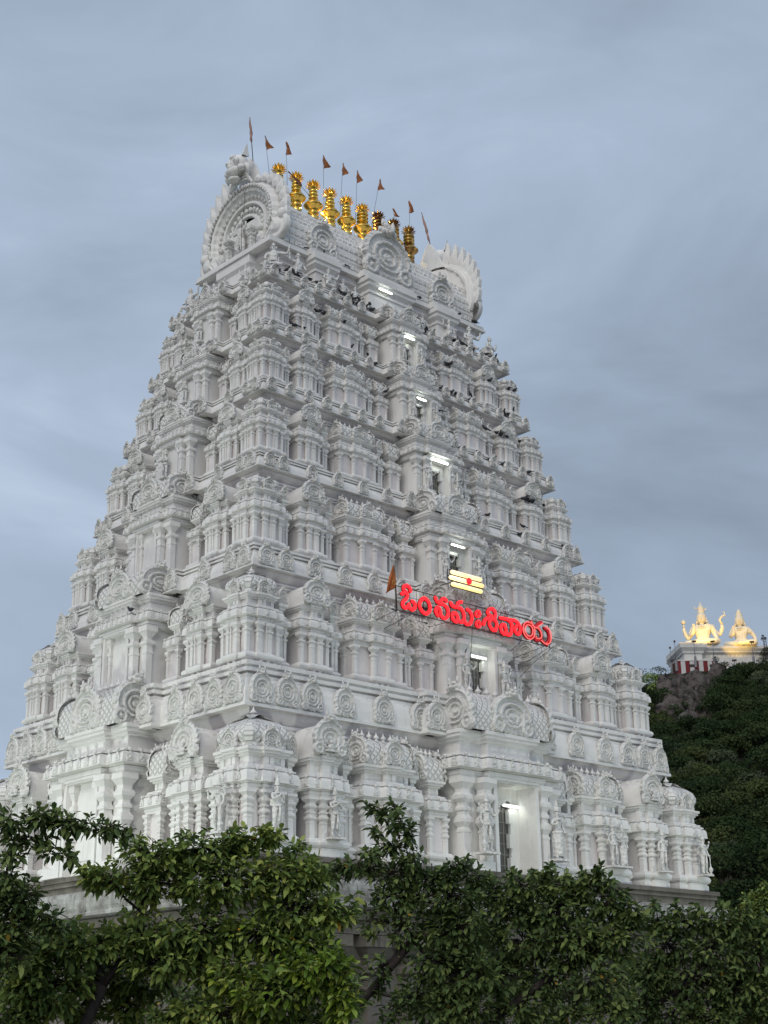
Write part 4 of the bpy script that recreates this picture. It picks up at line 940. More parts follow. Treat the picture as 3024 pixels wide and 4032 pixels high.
def pennant(name, base, top, L, wd, label, mat, frac=0.0, seedv=0, group='saffron flags along the roof ridge', right=1, side=None):
    base, top = Vector(base), Vector(top)
    root = empty(name, base, label=label, cat='flag', group=group)
    mb = MB(); mb.tube([(0, 0, 0), (top-base)*.5+Vector((.01, 0, 0)), top-base], [.016, .014, .010], 5); mb.build('pole', [PIPE if mat is SAFF else IRON], root)
    d = (top-base).normalized(); sdv = side or Vector((.85, -.25, 0)); mb = MB(); n = 9; r_ = random.Random(seedv); pts = []
    for i in range(n+1):
        t_ = i/n; w2 = wd*math.sin(math.pi*min(1, t_*.62+.02))**.9*(.55+.75*t_ if t_ < .68 else 1.06-(t_-.68)*2.6)
        if i in (6, 7): w2 *= r_.uniform(.9, 1.35)
        q = (top-base)-d*(L*t_)
        pts.append((q, w2))
    vs = []; M_ = 4
    for q, w2 in pts:
        for j in range(M_+1):
            f_ = j/M_; vs.append(q+sdv*w2*f_*right+Vector((0, .05*math.sin(f_*4+q.z*9), -.18*w2*f_)))
    mb.add(vs, [(i*(M_+1)+j, i*(M_+1)+j+1, (i+1)*(M_+1)+j+1, (i+1)*(M_+1)+j) for i in range(n) for j in range(M_)], 0, None, True)
    o = mb.build('cloth', [mat], root); sm_ = o.modifiers.new('thick', 'SOLIDIFY'); sm_.thickness = .006
FL = [((135, 380), (103, 80), 'first'), ((310, 600), (300, 138), 'second'), ((650, 620), (645, 265), 'third'), ((808, 700), (830, 335), 'fourth'), ((950, 770), (963, 405), 'fifth'), ((1110, 840), (1175, 487), 'sixth'), ((1322, 900), (1295, 760), 'seventh, smallest'), ((1455, 960), (1445, 690), 'eighth')]
for i, (b_, t_, nm) in enumerate(FL):
    B3 = on_y(*z5(*b_), .25); T3 = on_y(*z5(*t_), .25); dv = (B3-T3).normalized()
    B3 = T3+dv*((T3.z-39.0)/max(.3, -dv.z)) if True else B3
    pennant('saffron_flag', B3, T3, .42 if i == 6 else .72, .34, f'{nm} saffron flag from the left above the golden finials', SAFF, seedv=i)
B3, T3 = on_y(*z5(640, 780), -.3), on_y(*z5(318, 415), -.3)
pennant('saffron_flag', B3, T3, .95, .28, 'fallen saffron flag leaning behind the second and third golden finials', SAFF, seedv=20, side=Vector((.5, 0, .55)))
def wrapped(label, pts, r0, tip):
    root = empty('wrapped_pole', pts[0], label=label, cat='pole', group='poles wrapped in faded cloth at the gable tips'); P0 = Vector(pts[0])
    mb = MB(); mb.tube([Vector(p)-P0 for p in pts], .02, 5); mb.build('pole', [IRON], root)
    mb = MB(); q = [Vector(pts[0])*(1-t_)+Vector(pts[-1])*t_-P0 for t_ in np.linspace(.42, 1.0, 9)]
    mb.tube([a_+Vector((.02*math.sin(5*i), 0, 0)) for i, a_ in enumerate(q)], [.02, .07, .05, .085, .06, .07, .05, .035, .012], 6); mb.build('cloth', [SAFF2], root)
def z1(x, y): return 700+x*.7836, 400+y*.7836
wrapped('cloth-wrapped pole standing on the left gable beside the lion mask', [on_x(*z1(378, 300), -6.2), on_x(*z1(362, 80), -6.2)], .05, 0)
wrapped('cloth-wrapped pole leaning on the right gable', [on_x(*z1(1296, 820), 5.9), on_x(*z1(1225, 558), 5.9)], .05, 0)
for x, y, z, e_ in ((-1.6, .75, 39.25, 80), (1.4, .7, 39.2, 170)):
    root = empty('floodlight', (x, y, z-.15), label=('left' if x < 0 else 'right')+' small floodlight behind the golden finials on the ridge', cat='lamp', group='floodlights behind the roof ridge')
    mb = MB(); mb.box(-.12, .12, .02, .1, 0, .2); mb.tube([(0, .06, 0), (0, .06, -.55)], .02, 5); mb.build('housing', [IRON], root)
    mb = MB(); mb.box(-.1, .1, 0, .018, .02, .18); mb.build('lens', [emis('flood_lens_%d' % (x > 0), (1, .8, .45), 6)], root)
    L = bpy.data.lights.new('flood_glow', 'POINT'); L.energy = e_; L.color = (1, .76, .36); L.shadow_soft_size = .12
    lo = bpy.data.objects.new('flood_glow', L); COL.objects.link(lo); lo.parent = root; lo.location = (0, -.12, .22)

for nm, pts in (('thin black cable hanging down the left gable', [on_x(966, 728, -7.0), on_x(962, 800, -7.0), on_x(950, 900, -7.1), on_x(951, 985, -7.15)]),
                ('thin black cable hanging beside the second storey doorway', [on_y(1880, 2385, -8.55), on_y(1862, 2440, -8.6), on_y(1855, 2560, -8.7), on_y(1850, 2610, -8.7)]),
                ('thin cable slanting from the right end of the red sign', [on_y(2180, 2545, -8.4), on_y(2100, 2610, -8.1), on_y(2045, 2670, -7.9)])):
    root = empty('cable', pts[0], label=nm, cat='cable', group='cables on the tower'); mb = MB(); mb.tube([p-Vector(pts[0]) for p in pts], .012, 5); mb.build('wire', [IRON], root)
# ------------------------------------------------------------------ neon sign
SG = {
'o': [[(-4.37, 17.77), (-4.4, 17.9), (-4.57, 17.96), (-4.72, 17.88), (-4.71, 17.75), (-4.58, 17.67), (-4.54, 17.55), (-4.62, 17.41), (-4.76, 17.29), (-4.81, 17.15), (-4.7, 17.05), (-4.55, 17.11), (-4.47, 17.23)], [(-4.84, 17.58), (-4.71, 17.63), (-4.61, 17.67)], [(-4.47, 17.23), (-4.45, 17.11), (-4.27, 17.05), (-4.14, 17.19), (-4.16, 17.33), (-4.29, 17.39)]],
'm': [[(-3.65, 17.63), (-3.83, 17.48), (-3.9, 17.3), (-3.79, 17.1), (-3.55, 17.02), (-3.36, 17.17), (-3.33, 17.36), (-3.44, 17.56), (-3.65, 17.63)]],
'na': [[(-3.02, 17.77), (-2.92, 17.63), (-2.74, 17.58), (-2.51, 17.56), (-2.35, 17.43), (-2.33, 17.23), (-2.44, 17.06), (-2.61, 17.02), (-2.75, 17.13), (-2.77, 17.3), (-2.86, 17.4), (-2.98, 17.34), (-3.02, 17.2), (-2.9, 17.06)], [(-2.77, 17.62), (-2.64, 17.77), (-2.5, 17.82), (-2.4, 17.75)]],
'ma': [[(-1.94, 17.35), (-2.08, 17.27), (-2.1, 17.11), (-1.97, 17.01), (-1.83, 17.03), (-1.79, 17.21), (-1.94, 17.35)], [(-2.17, 17.72), (-2.07, 17.61), (-1.85, 17.6), (-1.6, 17.59), (-1.45, 17.43), (-1.43, 17.21), (-1.56, 17.04), (-1.75, 17.06), (-1.82, 17.18)], [(-1.82, 17.61), (-1.75, 17.79), (-1.55, 17.87)], [(-1.43, 17.14), (-1.31, 17.0), (-1.09, 17.07), (-0.97, 17.29), (-1.05, 17.53), (-1.24, 17.62)]],
'h1': [[(-0.63, 17.66), (-0.76, 17.56), (-0.74, 17.45), (-0.63, 17.44), (-0.52, 17.53), (-0.53, 17.64), (-0.63, 17.66)]],
'h2': [[(-0.63, 17.24), (-0.74, 17.14), (-0.73, 17.04), (-0.62, 17.01), (-0.52, 17.1), (-0.54, 17.21), (-0.63, 17.24)]],
'si': [[(0.2, 17.59), (0.02, 17.62), (-0.04, 17.73), (0.08, 17.87), (0.28, 17.91), (0.41, 17.79), (0.4, 17.63), (0.29, 17.49)], [(-0.31, 17.17), (-0.24, 17.35), (-0.04, 17.48), (0.19, 17.5), (0.42, 17.42), (0.47, 17.25), (0.36, 17.04), (0.17, 17.06), (0.04, 17.2), (0.05, 17.38), (0.19, 17.5)]],
'va': [[(0.69, 17.62), (1.15, 17.64), (1.62, 17.66), (1.85, 17.51), (1.89, 17.31), (1.79, 17.12), (1.62, 17.15), (1.57, 17.3), (1.68, 17.46)], [(0.97, 17.36), (0.81, 17.36), (0.71, 17.22), (0.75, 17.04), (0.95, 16.98), (1.02, 17.16), (0.94, 17.33)], [(1.15, 17.62), (1.35, 17.52), (1.38, 17.29), (1.28, 17.04), (1.11, 16.98), (0.98, 17.06)]],
'ya': [[(2.3, 17.66), (2.12, 17.54), (2.07, 17.29), (2.23, 17.09), (2.46, 17.08), (2.63, 17.23), (2.66, 17.47), (2.54, 17.63), (2.3, 17.66)], [(2.59, 17.81), (2.68, 17.66), (2.85, 17.64), (3.03, 17.77), (3.25, 17.9)], [(2.85, 17.62), (3.02, 17.6), (3.18, 17.44), (3.2, 17.2), (3.05, 17.08), (2.84, 17.05), (2.73, 17.17)], [(3.15, 17.13), (3.39, 17.02), (3.61, 17.11), (3.7, 17.36), (3.61, 17.58), (3.41, 17.67)], [(3.5, 17.04), (3.52, 16.95)]]}
def smooth(p, n=4):
    P_ = [Vector((a, 0, b)) for a, b in p]; closed = (P_[0]-P_[-1]).length < 1e-6; o = []
    for i in range(len(P_)-1):
        p0 = P_[i-1] if i > 0 else (P_[-2] if closed else P_[0]); p3 = P_[i+2] if i+2 < len(P_) else (P_[1] if closed else P_[-1]); p1, p2 = P_[i], P_[i+1]
        for k in range(n):
            t_ = k/n; o.append(.5*((2*p1)+(p2-p0)*t_+(2*p0-5*p1+4*p2-p3)*t_*t_+(3*p1-p0-3*p2+p3)*t_**3))
    return o+[P_[-1]]
YS = -8.5
sign = empty('neon_sign', (-.58, YS, 16.95), label='long red glowing Telugu letter sign on an iron frame across the front face', cat='sign')
off = Vector((.58, 0, -16.95))
def stroke(mb, pts, r, y, dep):
    q = [p+off for p in pts]; T = Matrix.Translation((0, y, 0)) @ Matrix.Diagonal((1, dep, 1, 1)); mb.tube(q, r, 10, 0, T)
    for e_ in (q[0], q[-1]): mb.ball(tuple(e_), r, 0, T)
for k_, sts in SG.items():
    mb, bk = MB(), MB(); last = k_ == 'ya'
    rr = .070 if k_ not in ('h1', 'h2') else .056
    for p in sts:
        q = smooth(p); stroke(mb, q, rr if not last else rr*.8, 0, .5); stroke(bk, q, rr*1.13, .07, .5)
    o = mb.build('letter', [RED if not last else REDDIM], sign)
    if last:
        o['label'] = 'dimly lit dark red last letter'; eg = MB()
        for i_, p in enumerate(sts):
            q = smooth(p); n_ = len(q)
            for sd_ in (-1, 1):
                if sd_ == 1 and i_ > 0: continue
                pp = []
                for i in range(n_):
                    d = (q[min(i+1, n_-1)]-q[max(0, i-1)]).normalized(); pp.append(q[i]+Vector((-d.z, 0, d.x))*sd_*.065+off)
                eg.tube(pp, .022, 5, 0, Matrix.Translation((0, -.05, 0)))
        eg.build('glow_tube', [REDEDGE], o)
    bk.build('letter_edge', [LETTERSIDE], o)
fr = MB(); x0, x1, z0_, z1_ = -5.02+.58, 3.87+.58, 0.0, .96
for a_, b_ in (((x0, z0_), (x1, z0_)), ((x0, z1_), (x1, z1_)), ((x0, z0_-.1), (x0, z1_+.2)), ((x1, z0_-.05), (x1, z1_+.05)), ((x0, .33), (x1, .33)), ((x0, .62), (x1, .62))):
    fr.tube([(a_[0], .16, a_[1]), (b_[0], .16, b_[1])], .018 if a_[1] in (z0_, z1_) or a_[0] == b_[0] else .008, 4)
for k in range(1, 24): x = x0+(x1-x0)*k/24; fr.tube([(x, .16, z0_), (x, .16, z1_)], .014 if k % 4 == 0 else .009, 4)
fr.build('sign_frame', [IRON], sign)
for x, dx in ((x0+.05, -.5), (x0+.9, -.5), (2.7, .2), (x1-.3, -.8), (x1, -.2)):
    br_ = MB(); br_.tube([(x+dx, 1.3, -.45), (x, .16, 0)], .011, 4); br_.build('bracket', [IRON], sign)
mark = empty('neon_emblem', (-1.22, YS, 18.4), label='yellow neon emblem of three bars with a red dot above the sign', cat='sign')
for (xa, xb, zz, mats) in ((-2.05, -.42, 19.015, (YEL1, YEL1)), (-2.14, -.31, 18.775, (YEL2, YEL4)), (-2.03, -.41, 18.515, (YEL3, YEL3))):
    xm = (xa+xb)/2
    for (a_, b_, m__) in ((xa, xm, mats[0]), (xm, xb, mats[1])):
        mb = MB(); mb.tube([(a_+1.22, 0, 0), (b_+1.22, 0, 0)], .088, 12); mb.ball(((a_ if a_ == xa else b_)+1.22, 0, 0), .088)
        o = mb.build('bar', [m__], mark, (0, 0, zz-18.4))
        if mats[0] is mats[1] and a_ == xm: pass
    bk = MB(); bk.box(xa+1.16, xb+1.28, .06, .09, -.1, .1); bk.build('bar_backing', [IRON], mark, (0, 0, zz-18.4))
mb = MB(); mb.lathe((0, 0, 0), [(.135, 0), (.135, .06), (.11, .085), (.001, .09)], 20, 0, Matrix.Translation((.03, -.07, .375)) @ Matrix.Rotation(R(90), 4, 'X')); mb.build('dot', [RED], mark)
mb = MB()
for x in (-.95, .95): mb.tube([(x, .12, .75), (x, .12, -.1)], .014, 4)
for x in (-.6, .6): mb.tube([(x, .1, .3), (x, .9, .3)], .02, 4)
mb.tube([(-.95, .12, .75), (.95, .12, .75)], .014, 4); mb.build('emblem_frame', [IRON], mark)
# orange triangular flag at the sign's left end
fb = Vector((-5.02, YS+.1, 16.9)); root = empty('orange_flag', fb, label='orange triangular flag on a thin pole at the left end of the red sign', cat='flag')
mb = MB(); mb.tube([(0, 0, 0), (-.03, 0, 1.0), (-.16, 0, 1.95)], [.018, .016, .01], 5); mb.build('pole', [IRON], root)
mb = MB(); vs = []; n = 10; A_, B_2, C_ = Vector((-.15, 0, 1.84)), Vector((-.04, 0, .92)), Vector((-.74, -.1, .47))
for i in range(n+1):
    t_ = i/n; a_, b_ = A_.lerp(C_, t_), A_.lerp(B_2, t_) if t_ < 1 else B_2
    for j in range(6):
        q = a_.lerp(b_, j/5); q.y += .07*math.sin(j*1.6+i*.5)*(i/n); vs.append(tuple(q))
mb.add(vs, [(i*6+j, i*6+j+1, (i+1)*6+j+1, (i+1)*6+j) for i in range(n) for j in range(5)], 0, None, True)
ORG = simple('orange_cloth', (0.42, 0.12, 0.03), 0.8, var=.25, scale=3); ORG2 = simple('orange_cloth_mark', (0.5, 0.28, 0.08), 0.8)
o = mb.build('cloth', [ORG], root); o.modifiers.new('thick', 'SOLIDIFY').thickness = .01
mb = MB(); mb.lathe((0, 0, 0), [(.10, 0), (.07, 0), (.07, .01), (.10, .01), (.10, 0)], 14, 0, Matrix.Translation((-.22, -.09, 1.05)) @ Matrix.Rotation(R(90), 4, 'X')); mb.build('cloth_mark', [ORG2], root)

# ------------------------------------------------------------------ pigeons on the ledges
mb = MB(); mb.ball((0, 0, .10), (.075, .15, .075)); mb.ball((0, -.15, .19), (.042, .05, .045)); mb.tube([(0, -.08, .12), (0, -.14, .18)], [.055, .035], 6)
mb.add([(-.04, .1, .10), (.04, .1, .10), (.05, .27, .05), (-.05, .27, .05), (0, .1, .13), (0, .27, .06)], [(0, 1, 2, 3), (0, 3, 5, 4), (4, 5, 2, 1)], 0)
mb.add([(0, -.19, .19), (.01, -.19, .18), (0, -.225, .18), (-.01, -.19, .18)], [(0, 1, 2), (0, 2, 3), (1, 3, 2)], 0)
mb.tube([(-.02, 0, .05), (-.02, 0, 0)], .007, 4); mb.tube([(.02, 0, .05), (.02, 0, 0)], .007, 4)
PG = mb.mesh('pigeon', [BIRD]); rb_ = random.Random(5)
def pigeon(x, y, z, zone):
    o = link('pigeon', PG, None, (x, y, z), rb_.uniform(0, 6.28), rb_.uniform(.85, 1.15))
    tag(o, f'small dark pigeon perched on {zone}', 'pigeon', f'pigeons on {zone}')
Z_ = 'the roof eave ledge'
for k in range(16): pigeon(rb_.uniform(-6.6, 6.7), -2.72-rb_.uniform(-.06, .0), 35.0, Z_) if rb_.random() < .8 else None
Z_ = 'the ledge under the roof figures'
for k in range(26): pigeon(rb_.uniform(-7.0, 7.1), -3.12, zb+.22 if rb_.random() < .5 else zb+.22, Z_)
for lv, n, lo_, zn in ((5, 26, -6.9, 'the sixth storey cornice'), (4, 20, -2, 'the fifth storey cornice'), (3, 12, 1, 'the fourth storey cornice'), (2, 5, -3, 'the third storey cornice')):
    a, b, z = CORN[lv]; hh = BASEZ[lv+1]-z
    for k in range(n): pigeon(rb_.uniform(lo_, a*.97), -b+.12 if rb_.random() < .5 else -b+.2, z+hh*(.7 if rb_.random() < .0 else 1.0) if rb_.random() < 0 else z+hh*.71-.02, zn)
for lv, n, lo_, zn in ((5, 18, -6.5, 'the sixth storey shrines'), (4, 14, -2, 'the fifth storey shrines'), (3, 7, 2, 'the fourth storey shrines')):
    W_, B_ = WB[lv]; h = CORN[lv][2]-BASEZ[lv]
    for k in range(n): pigeon(rb_.uniform(lo_, W_*.95), -B_+.10, BASEZ[lv]+h*rb_.choice((.575, .115)), zn)
for x, y, z, zn in ((-10.0, -7.05, 16.6, 'a shrine eave left of the sign'), (-5.4, -7.2, 15.6, 'a pilaster of the second storey'), (-13.2+1.0, -1.2, 17.1, 'the left face central bay'), (-9.6, -6.0, 19.05, 'the third storey near corner ledge')): pigeon(x, y, z, zn)
# weed on the fourth storey bay
p = on_y(1679, 1786, -5.95); root = empty('wall_weed', p, label='small green weed sprouting from the ledge above the fourth doorway', cat='plant')
mb = MB(); rw = random.Random(3)
for k in range(70):
    q = Vector((rw.gauss(0, .14), rw.gauss(0, .08), rw.gauss(0, .13))); d = Vector((rw.uniform(-1, 1), rw.uniform(-1, 1), rw.uniform(-.4, 1))).normalized()*.1; s_ = d.orthogonal().normalized()*.035
    mb.add([q, q+d*.5+s_, q+d, q+d*.5-s_], [(0, 1, 2, 3)])
mb.build('leaves', [LEAF_DARK], root)
mb = MB(); mb.tube([(0, .1, -.15), (0, 0, .05), (.05, -.02, .15)], .012, 5); mb.build('stem', [BARK], root)
# ------------------------------------------------------------------ ground and hill
mb = MB(); n = 60; S_ = 900
mb.add([(-S_, -S_, 0), (S_, -S_, 0), (S_, S_, 0), (-S_, S_, 0)], [(0, 1, 2, 3)])
o = mb.build('ground', [GROUND]); o['kind'] = 'structure'
hd_ = ray(2750, 2700); HF = Vector((hd_.x, hd_.y, 0)).normalized(); HR = Vector((HF.y, -HF.x, 0))
ZC = at(2750, 2650, 300).z
def sm(a, b, x):
    t_ = max(0.0, min(1.0, (x-a)/(b-a))); return t_*t_*(3-2*t_)
def hn(x, y, s0): 
    return math.sin(x/s0+1.3*math.sin(y/s0*.7))*math.cos(y/s0*1.1+.8*math.sin(x/s0*.6))
def hill_z(t, s):
    g_ = max(0.0, min(1.0, (t-125)/175)); z = ZC*(g_**1.08)
    if t > 300: z = ZC*(1-.25*sm(310, 420, t))
    left = 1-.9*sm(-8, -60, s) if s < -8 else 1.0
    left = 1-.92*max(0, min(1, (-8-s)/60))**.8 if s < -8 else 1.0
    z *= left*(1+.06*sm(12, 60, s))
    z *= 1-.8*sm(60, 160, s)
    return z+g_*(1.1*hn(t, s, 9)+.5*hn(s, t, 4))-.3
GT = np.concatenate([np.arange(118, 330, 3.0), np.arange(330, 440, 12)]); GS = np.concatenate([np.arange(-90, -20, 7), np.arange(-20, 45, 2.2), np.arange(45, 170, 9)])
mb = MB(); vs = []
for t_ in GT:
    for s_ in GS:
        p = CAM+HF*t_+HR*s_; vs.append((p.x, p.y, hill_z(t_, s_)))
ns = len(GS)
mb.add(vs, [(i*ns+j, i*ns+j+1, (i+1)*ns+j+1, (i+1)*ns+j) for i in range(len(GT)-1) for j in range(ns-1)], 0, None, True)
o = mb.build('hill', [HILLG]); o['kind'] = 'structure'
def hp(t, s, dz=0.0): p = CAM+HF*t+HR*s; return Vector((p.x, p.y, hill_z(t, s)+dz))
def on_hill(u, v, dz=0.0):
    d = ray(u, v); hl = math.hypot(d.x, d.y)
    for t_ in np.arange(130, 330, .5):
        p = CAM+d*(t_/hl); q = p-CAM
        if p.z <= hill_z(q.dot(HF), q.dot(HR)): return p+Vector((0, 0, dz))
    return CAM+d*(295/hl)
def project(p):
    d = p-CAM; z = d.dot(_fw); return 1512+F_PX*d.dot(RT)/z, 2016-F_PX*d.dot(UP)/z
# boulders of the outcrop below the striped wall
def boulder(c, r, sd, label):
    rr = random.Random(sd); bm = bmesh.new(); bmesh.ops.create_icosphere(bm, subdivisions=4, radius=1)
    ph = [rr.uniform(0, 6) for _ in range(9)]; pl = [Vector((rr.gauss(0, 1), rr.gauss(0, 1), rr.gauss(0, 1))).normalized() for _ in range(9)]
    for v in bm.verts:
        p = v.co.copy(); d = p.normalized(); k = 1+.16*math.sin(3.1*d.x+ph[0])*math.cos(2.7*d.z+ph[1])+.07*math.sin(7*d.y+ph[2]+3*d.z)+.04*math.sin(15*d.x+ph[3])*math.sin(13*d.z+ph[4])
        for q in pl:
            e_ = d.dot(q)*k
            if e_ > .72: k *= .72/e_
        v.co = Vector((d.x*k*r[0], d.y*k*r[1], d.z*k*r[2]))
    me = bpy.data.meshes.new('boulder'); bm.to_mesh(me); bm.free(); me.materials.append(ROCK)
    for p in me.polygons: p.use_smooth = True
    o = link('boulder', me, None, c, rr.uniform(0, 3)); tag(o, label, 'boulder', 'boulders of the rock outcrop below the striped wall')
for i, (u, v, dt, r, lb) in enumerate([
    (2628, 2752, 290, (3.0, 2.8, 5.0), 'pale boulder at the left end of the rock outcrop'), (2680, 2740, 289, (2.6, 2.5, 4.8), 'upright brown boulder under the corner of the striped wall'),
    (2728, 2718, 290, (3.0, 2.6, 4.4), 'broad reddish boulder below the middle of the striped wall'), (2700, 2795, 283, (2.4, 2.2, 3.4), 'dark cleft boulder under the upright one'),
    (2826, 2655, 291, (2.6, 2.2, 3.0), 'grey rounded boulder right of the striped wall'), (2600, 2775, 286, (1.0, 1.2, 1.8), 'small boulder sticking out left of the outcrop'),
    (2775, 2690, 291, (1.6, 1.8, 2.0), 'boulder between the striped wall and the grey rounded one'), (2748, 2815, 279, (1.6, 1.6, 3.6), 'narrow rock ledge showing through the trees below the outcrop'), (2735, 2860, 277, (1.0, 1.2, 2.4), 'lowest bare rock among the trees')]):
    boulder(on_hill(u, v), r, i+3, lb)
for i, (u, v, dt, r, lb) in enumerate([(2655, 2800, 284, (2.6, 2.2, 3.4), 'brown boulder at the middle of the outcrop, lower row'), (2720, 2765, 286, (2.2, 2.0, 3.2), 'brown boulder at the middle of the outcrop, upper row'), (2615, 2810, 282, (1.8, 1.8, 2.6), 'low grey boulder at the bottom left of the outcrop'), (2770, 2730, 289, (1.8, 1.8, 3.0), 'dark boulder at the right end of the outcrop'), (2700, 2850, 278, (2.2, 1.8, 2.8), 'half-hidden boulder at the foot of the outcrop')]):
    boulder(on_hill(u, v), r, i+40, lb)
# plinth, striped wall, seated statues
PA = math.atan2(HF.y, HF.x)+R(90)-R(-14)          # the front faces back towards the viewer, turned to the left
def fr_at(u, v, t): return at(u, v, t)
pc = fr_at(2697, 2600, 300)
plinth = empty('statue_plinth', pc, PA+math.pi, label='white moulded plinth carrying the two lit statues on the hilltop', cat='plinth')
plinth.rotation_euler = (0, 0, math.atan2(HF.y, HF.x)-R(90)+R(16))
k_ = 300/F_PX
PL = [(0, 0), (22, 0), (22, 12), (0, 12)]
mb = MB(); mb.mould(PL, [(0, -5), (0, .5), (-.3, .55), (-.3, 1.3), (.0, 1.45), (.25, 1.65), (.25, 1.9), (.6, 2.4), (.6, 2.95), (.1, 3.0)], 0); mb.build('plinth_body', [PLINTH], plinth)
mb = MB(); mb.mould([(-.3, -.9), (3.4, -.9), (3.4, 9), (-.3, 9)], [(0, -1.2), (0, 1.2), (.3, 1.3), (.3, 1.6), (.9, 2.3), (.95, 3.3), (.6, 3.35)], 0); mb.build('corner_pedestal', [PLINTH], plinth)
mb = MB()
for x in np.arange(.8, 21.5, .9): mb.box(x, x+.5, .22, .38, .65, 1.2)
mb.build('frieze', [STONEPALE], plinth)
wl = empty('striped_wall', fr_at(2662, 2602, 296), label='maroon and white striped retaining wall below the hilltop plinth', cat='wall'); wl.rotation_euler = plinth.rotation_euler
for k in range(9):
    mb = MB(); w_ = .92; mb.box(k*w_, (k+1)*w_-.004, 0, 4, -4.6, 0); mb.build('stripe', [MAROON if k % 2 == 0 else STRIPEW], wl)
mb = MB(); mb.box(-.06, 8.3, -.06, 4.05, .0, .18); mb.build('coping', [PLINTH], wl)
for x in (2.6, 6.8):
    mb = MB(); mb.box(x, x+1.1, -.12, .0, -1.25, -.75); mb.build('vent_hood', [IRON], wl)
mb = MB(); mb.box(1.3, 2.5, -.5, -.02, -4.8, -3.4); mb.build('dark_tank', [IRON], wl)
MS1 = seated('deity', True, True, False, 2, [STONEPALE]); MS2 = seated('deity', False, True, True, 2, [STONEPALE])
sa = math.atan2(HF.y, HF.x)-R(90)
p1 = fr_at(2772, 2541, 303.5); p1.z = pc.z+3.34; p2 = fr_at(2922, 2546, 305); p2.z = pc.z+2.98
o = link('seated_statue', MS1, None, p1, sa-R(8), 9.7/1.24); tag(o, 'large seated cross-legged four-armed statue lit yellow, left one on the hilltop', 'statue', 'lit seated statues on the hilltop')
o2 = link('seated_statue', MS2, None, p2, sa-R(8), 8.3/1.13); tag(o2, 'seated goddess statue lit yellow with a tiered crown, right one on the hilltop', 'statue', 'lit seated statues on the hilltop')
# lamp posts round the statues, each with its floodlight
for i, (u, v0, v1, t_, tgt, en) in enumerate([(2643, 2550, 2610, 298, None, 0), (2662, 2525, 2600, 296, p1, 900), (2737, 2525, 2585, 296, p1, 2400), (2811, 2525, 2585, 296, p1, 2000), (2966, 2527, 2585, 297, p2, 2200), (2895, 2600, 2640, 298, p2, 1800)]):
    b_ = fr_at(u, v1, t_); tp = fr_at(u, v0, t_); H_ = tp.z-b_.z
    root = empty('lamp_post', b_, label=['thin lamp post at the far left end of the hilltop fence', 'lamp post at the left corner of the striped wall', 'lamp post in front of the larger seated statue', 'lamp post right of the larger seated statue', 'lamp post in front of the smaller seated statue', 'low lamp post in the bushes between the seated statues'][i], cat='lamp post', group='lamp posts on the hilltop')
    mb = MB(); mb.tube([(0, 0, 0), (0, 0, H_)], .07, 6); mb.build('pole', [PIPE], root)
    mb = MB(); mb.box(-.16, .16, -.2, .2, -2.2, .0); mb.build('concrete_post', [simple('concrete%d' % i, (.25, .25, .26), .9)], root)
    mb = MB(); mb.box(-.45 if i > 1 else -.2, .45 if i > 1 else .2, -.2, .2, -.16, .16); h_ = mb.build('lamp_head', [IRON], root, (0, 0, H_), sa)
    if tgt is not None:
        L = bpy.data.lights.new('flood', 'SPOT'); L.energy = en*.7; L.color = (1.0, .62, .12); L.spot_size = R(80); L.spot_blend = .6; L.shadow_soft_size = .3
        lo = bpy.data.objects.new('flood', L); COL.objects.link(lo); lo.parent = root; lo.location = (0, 0, H_+.4)
        d = (tgt+Vector((0, 0, 5.0)))-(b_+Vector((0, 0, H_+.4))); lo.rotation_euler = d.to_track_quat('-Z', 'Y').to_euler()
tw_b = fr_at(3018, 2575, 292); root = empty('loudspeaker_mast', tw_b, label='dark mast with horn loudspeakers at the right edge of the hilltop', cat='mast')
mb = MB()
for x, y in ((-.35, 0), (.35, 0), (0, .4)): mb.tube([(x, y, -1.5), (x, y, 3.4)], .05, 4)
for k in range(8): mb.tube([(-.35, 0, -1+k*.55), (.35, 0, -.5+k*.55)], .035, 4); mb.tube([(.35, 0, -1+k*.55), (0, .4, -.5+k*.55)], .035, 4)
mb.build('lattice_mast', [IRON], root)
for x, z in ((-.4, 3.5), (-.75, 2.9), (.4, 3.2)):
    mb = MB(); mb.lathe((0, 0, 0), [(.06, 0), (.1, .25), (.32, .5), (.3, .5), (.06, .3)], 12, 0, Matrix.Rotation(R(100), 4, 'X')); mb.build('horn', [PIPE], root, (x, -.1, z), sa-R(30))
# railing left of the plinth
fb_, fe_ = fr_at(2640, 2600, 300), fr_at(2662, 2600, 296)
root = empty('iron_fence', fb_, label='iron fence with vertical bars left of the striped wall on the hilltop', cat='fence')
mb = MB(); dv = fe_-fb_
for k in range(9): q = dv*(k/8); mb.tube([q+Vector((0, 0, -4.2)), q+Vector((0, 0, .2))], .06, 4)
for z in (-3.5, -2.2, -1, .1): mb.tube([Vector((0, 0, z)), dv+Vector((0, 0, z))], .05, 4)
mb.build('railing', [IRON], root)
root = empty('iron_fence', fb_, label='sloping rail on the hilltop between the left lamp posts', cat='fence')
mb = MB()
for z in (0.3, 1.0): mb.tube([Vector((0, 0, z-.9)), fr_at(2672, 2568, 297)-fb_+Vector((0, 0, z-.9))], .045, 4)
mb.build('railing', [PIPE], root)
gb, ge = fr_at(2545, 2740, 285), fr_at(2616, 2722, 288)
root = empty('green_fence', gb, label='green mesh fence at the left foot of the rock outcrop', cat='fence')
mb = MB(); dv = ge-gb
for k in range(15): mb.tube([dv*(k/14)+Vector((0, 0, -1.1)), dv*(k/14)+Vector((0, 0, .3))], .04, 4)
for z in (-.8, -.3, .25): mb.tube([Vector((0, 0, z)), dv+Vector((0, 0, z))], .035, 4)
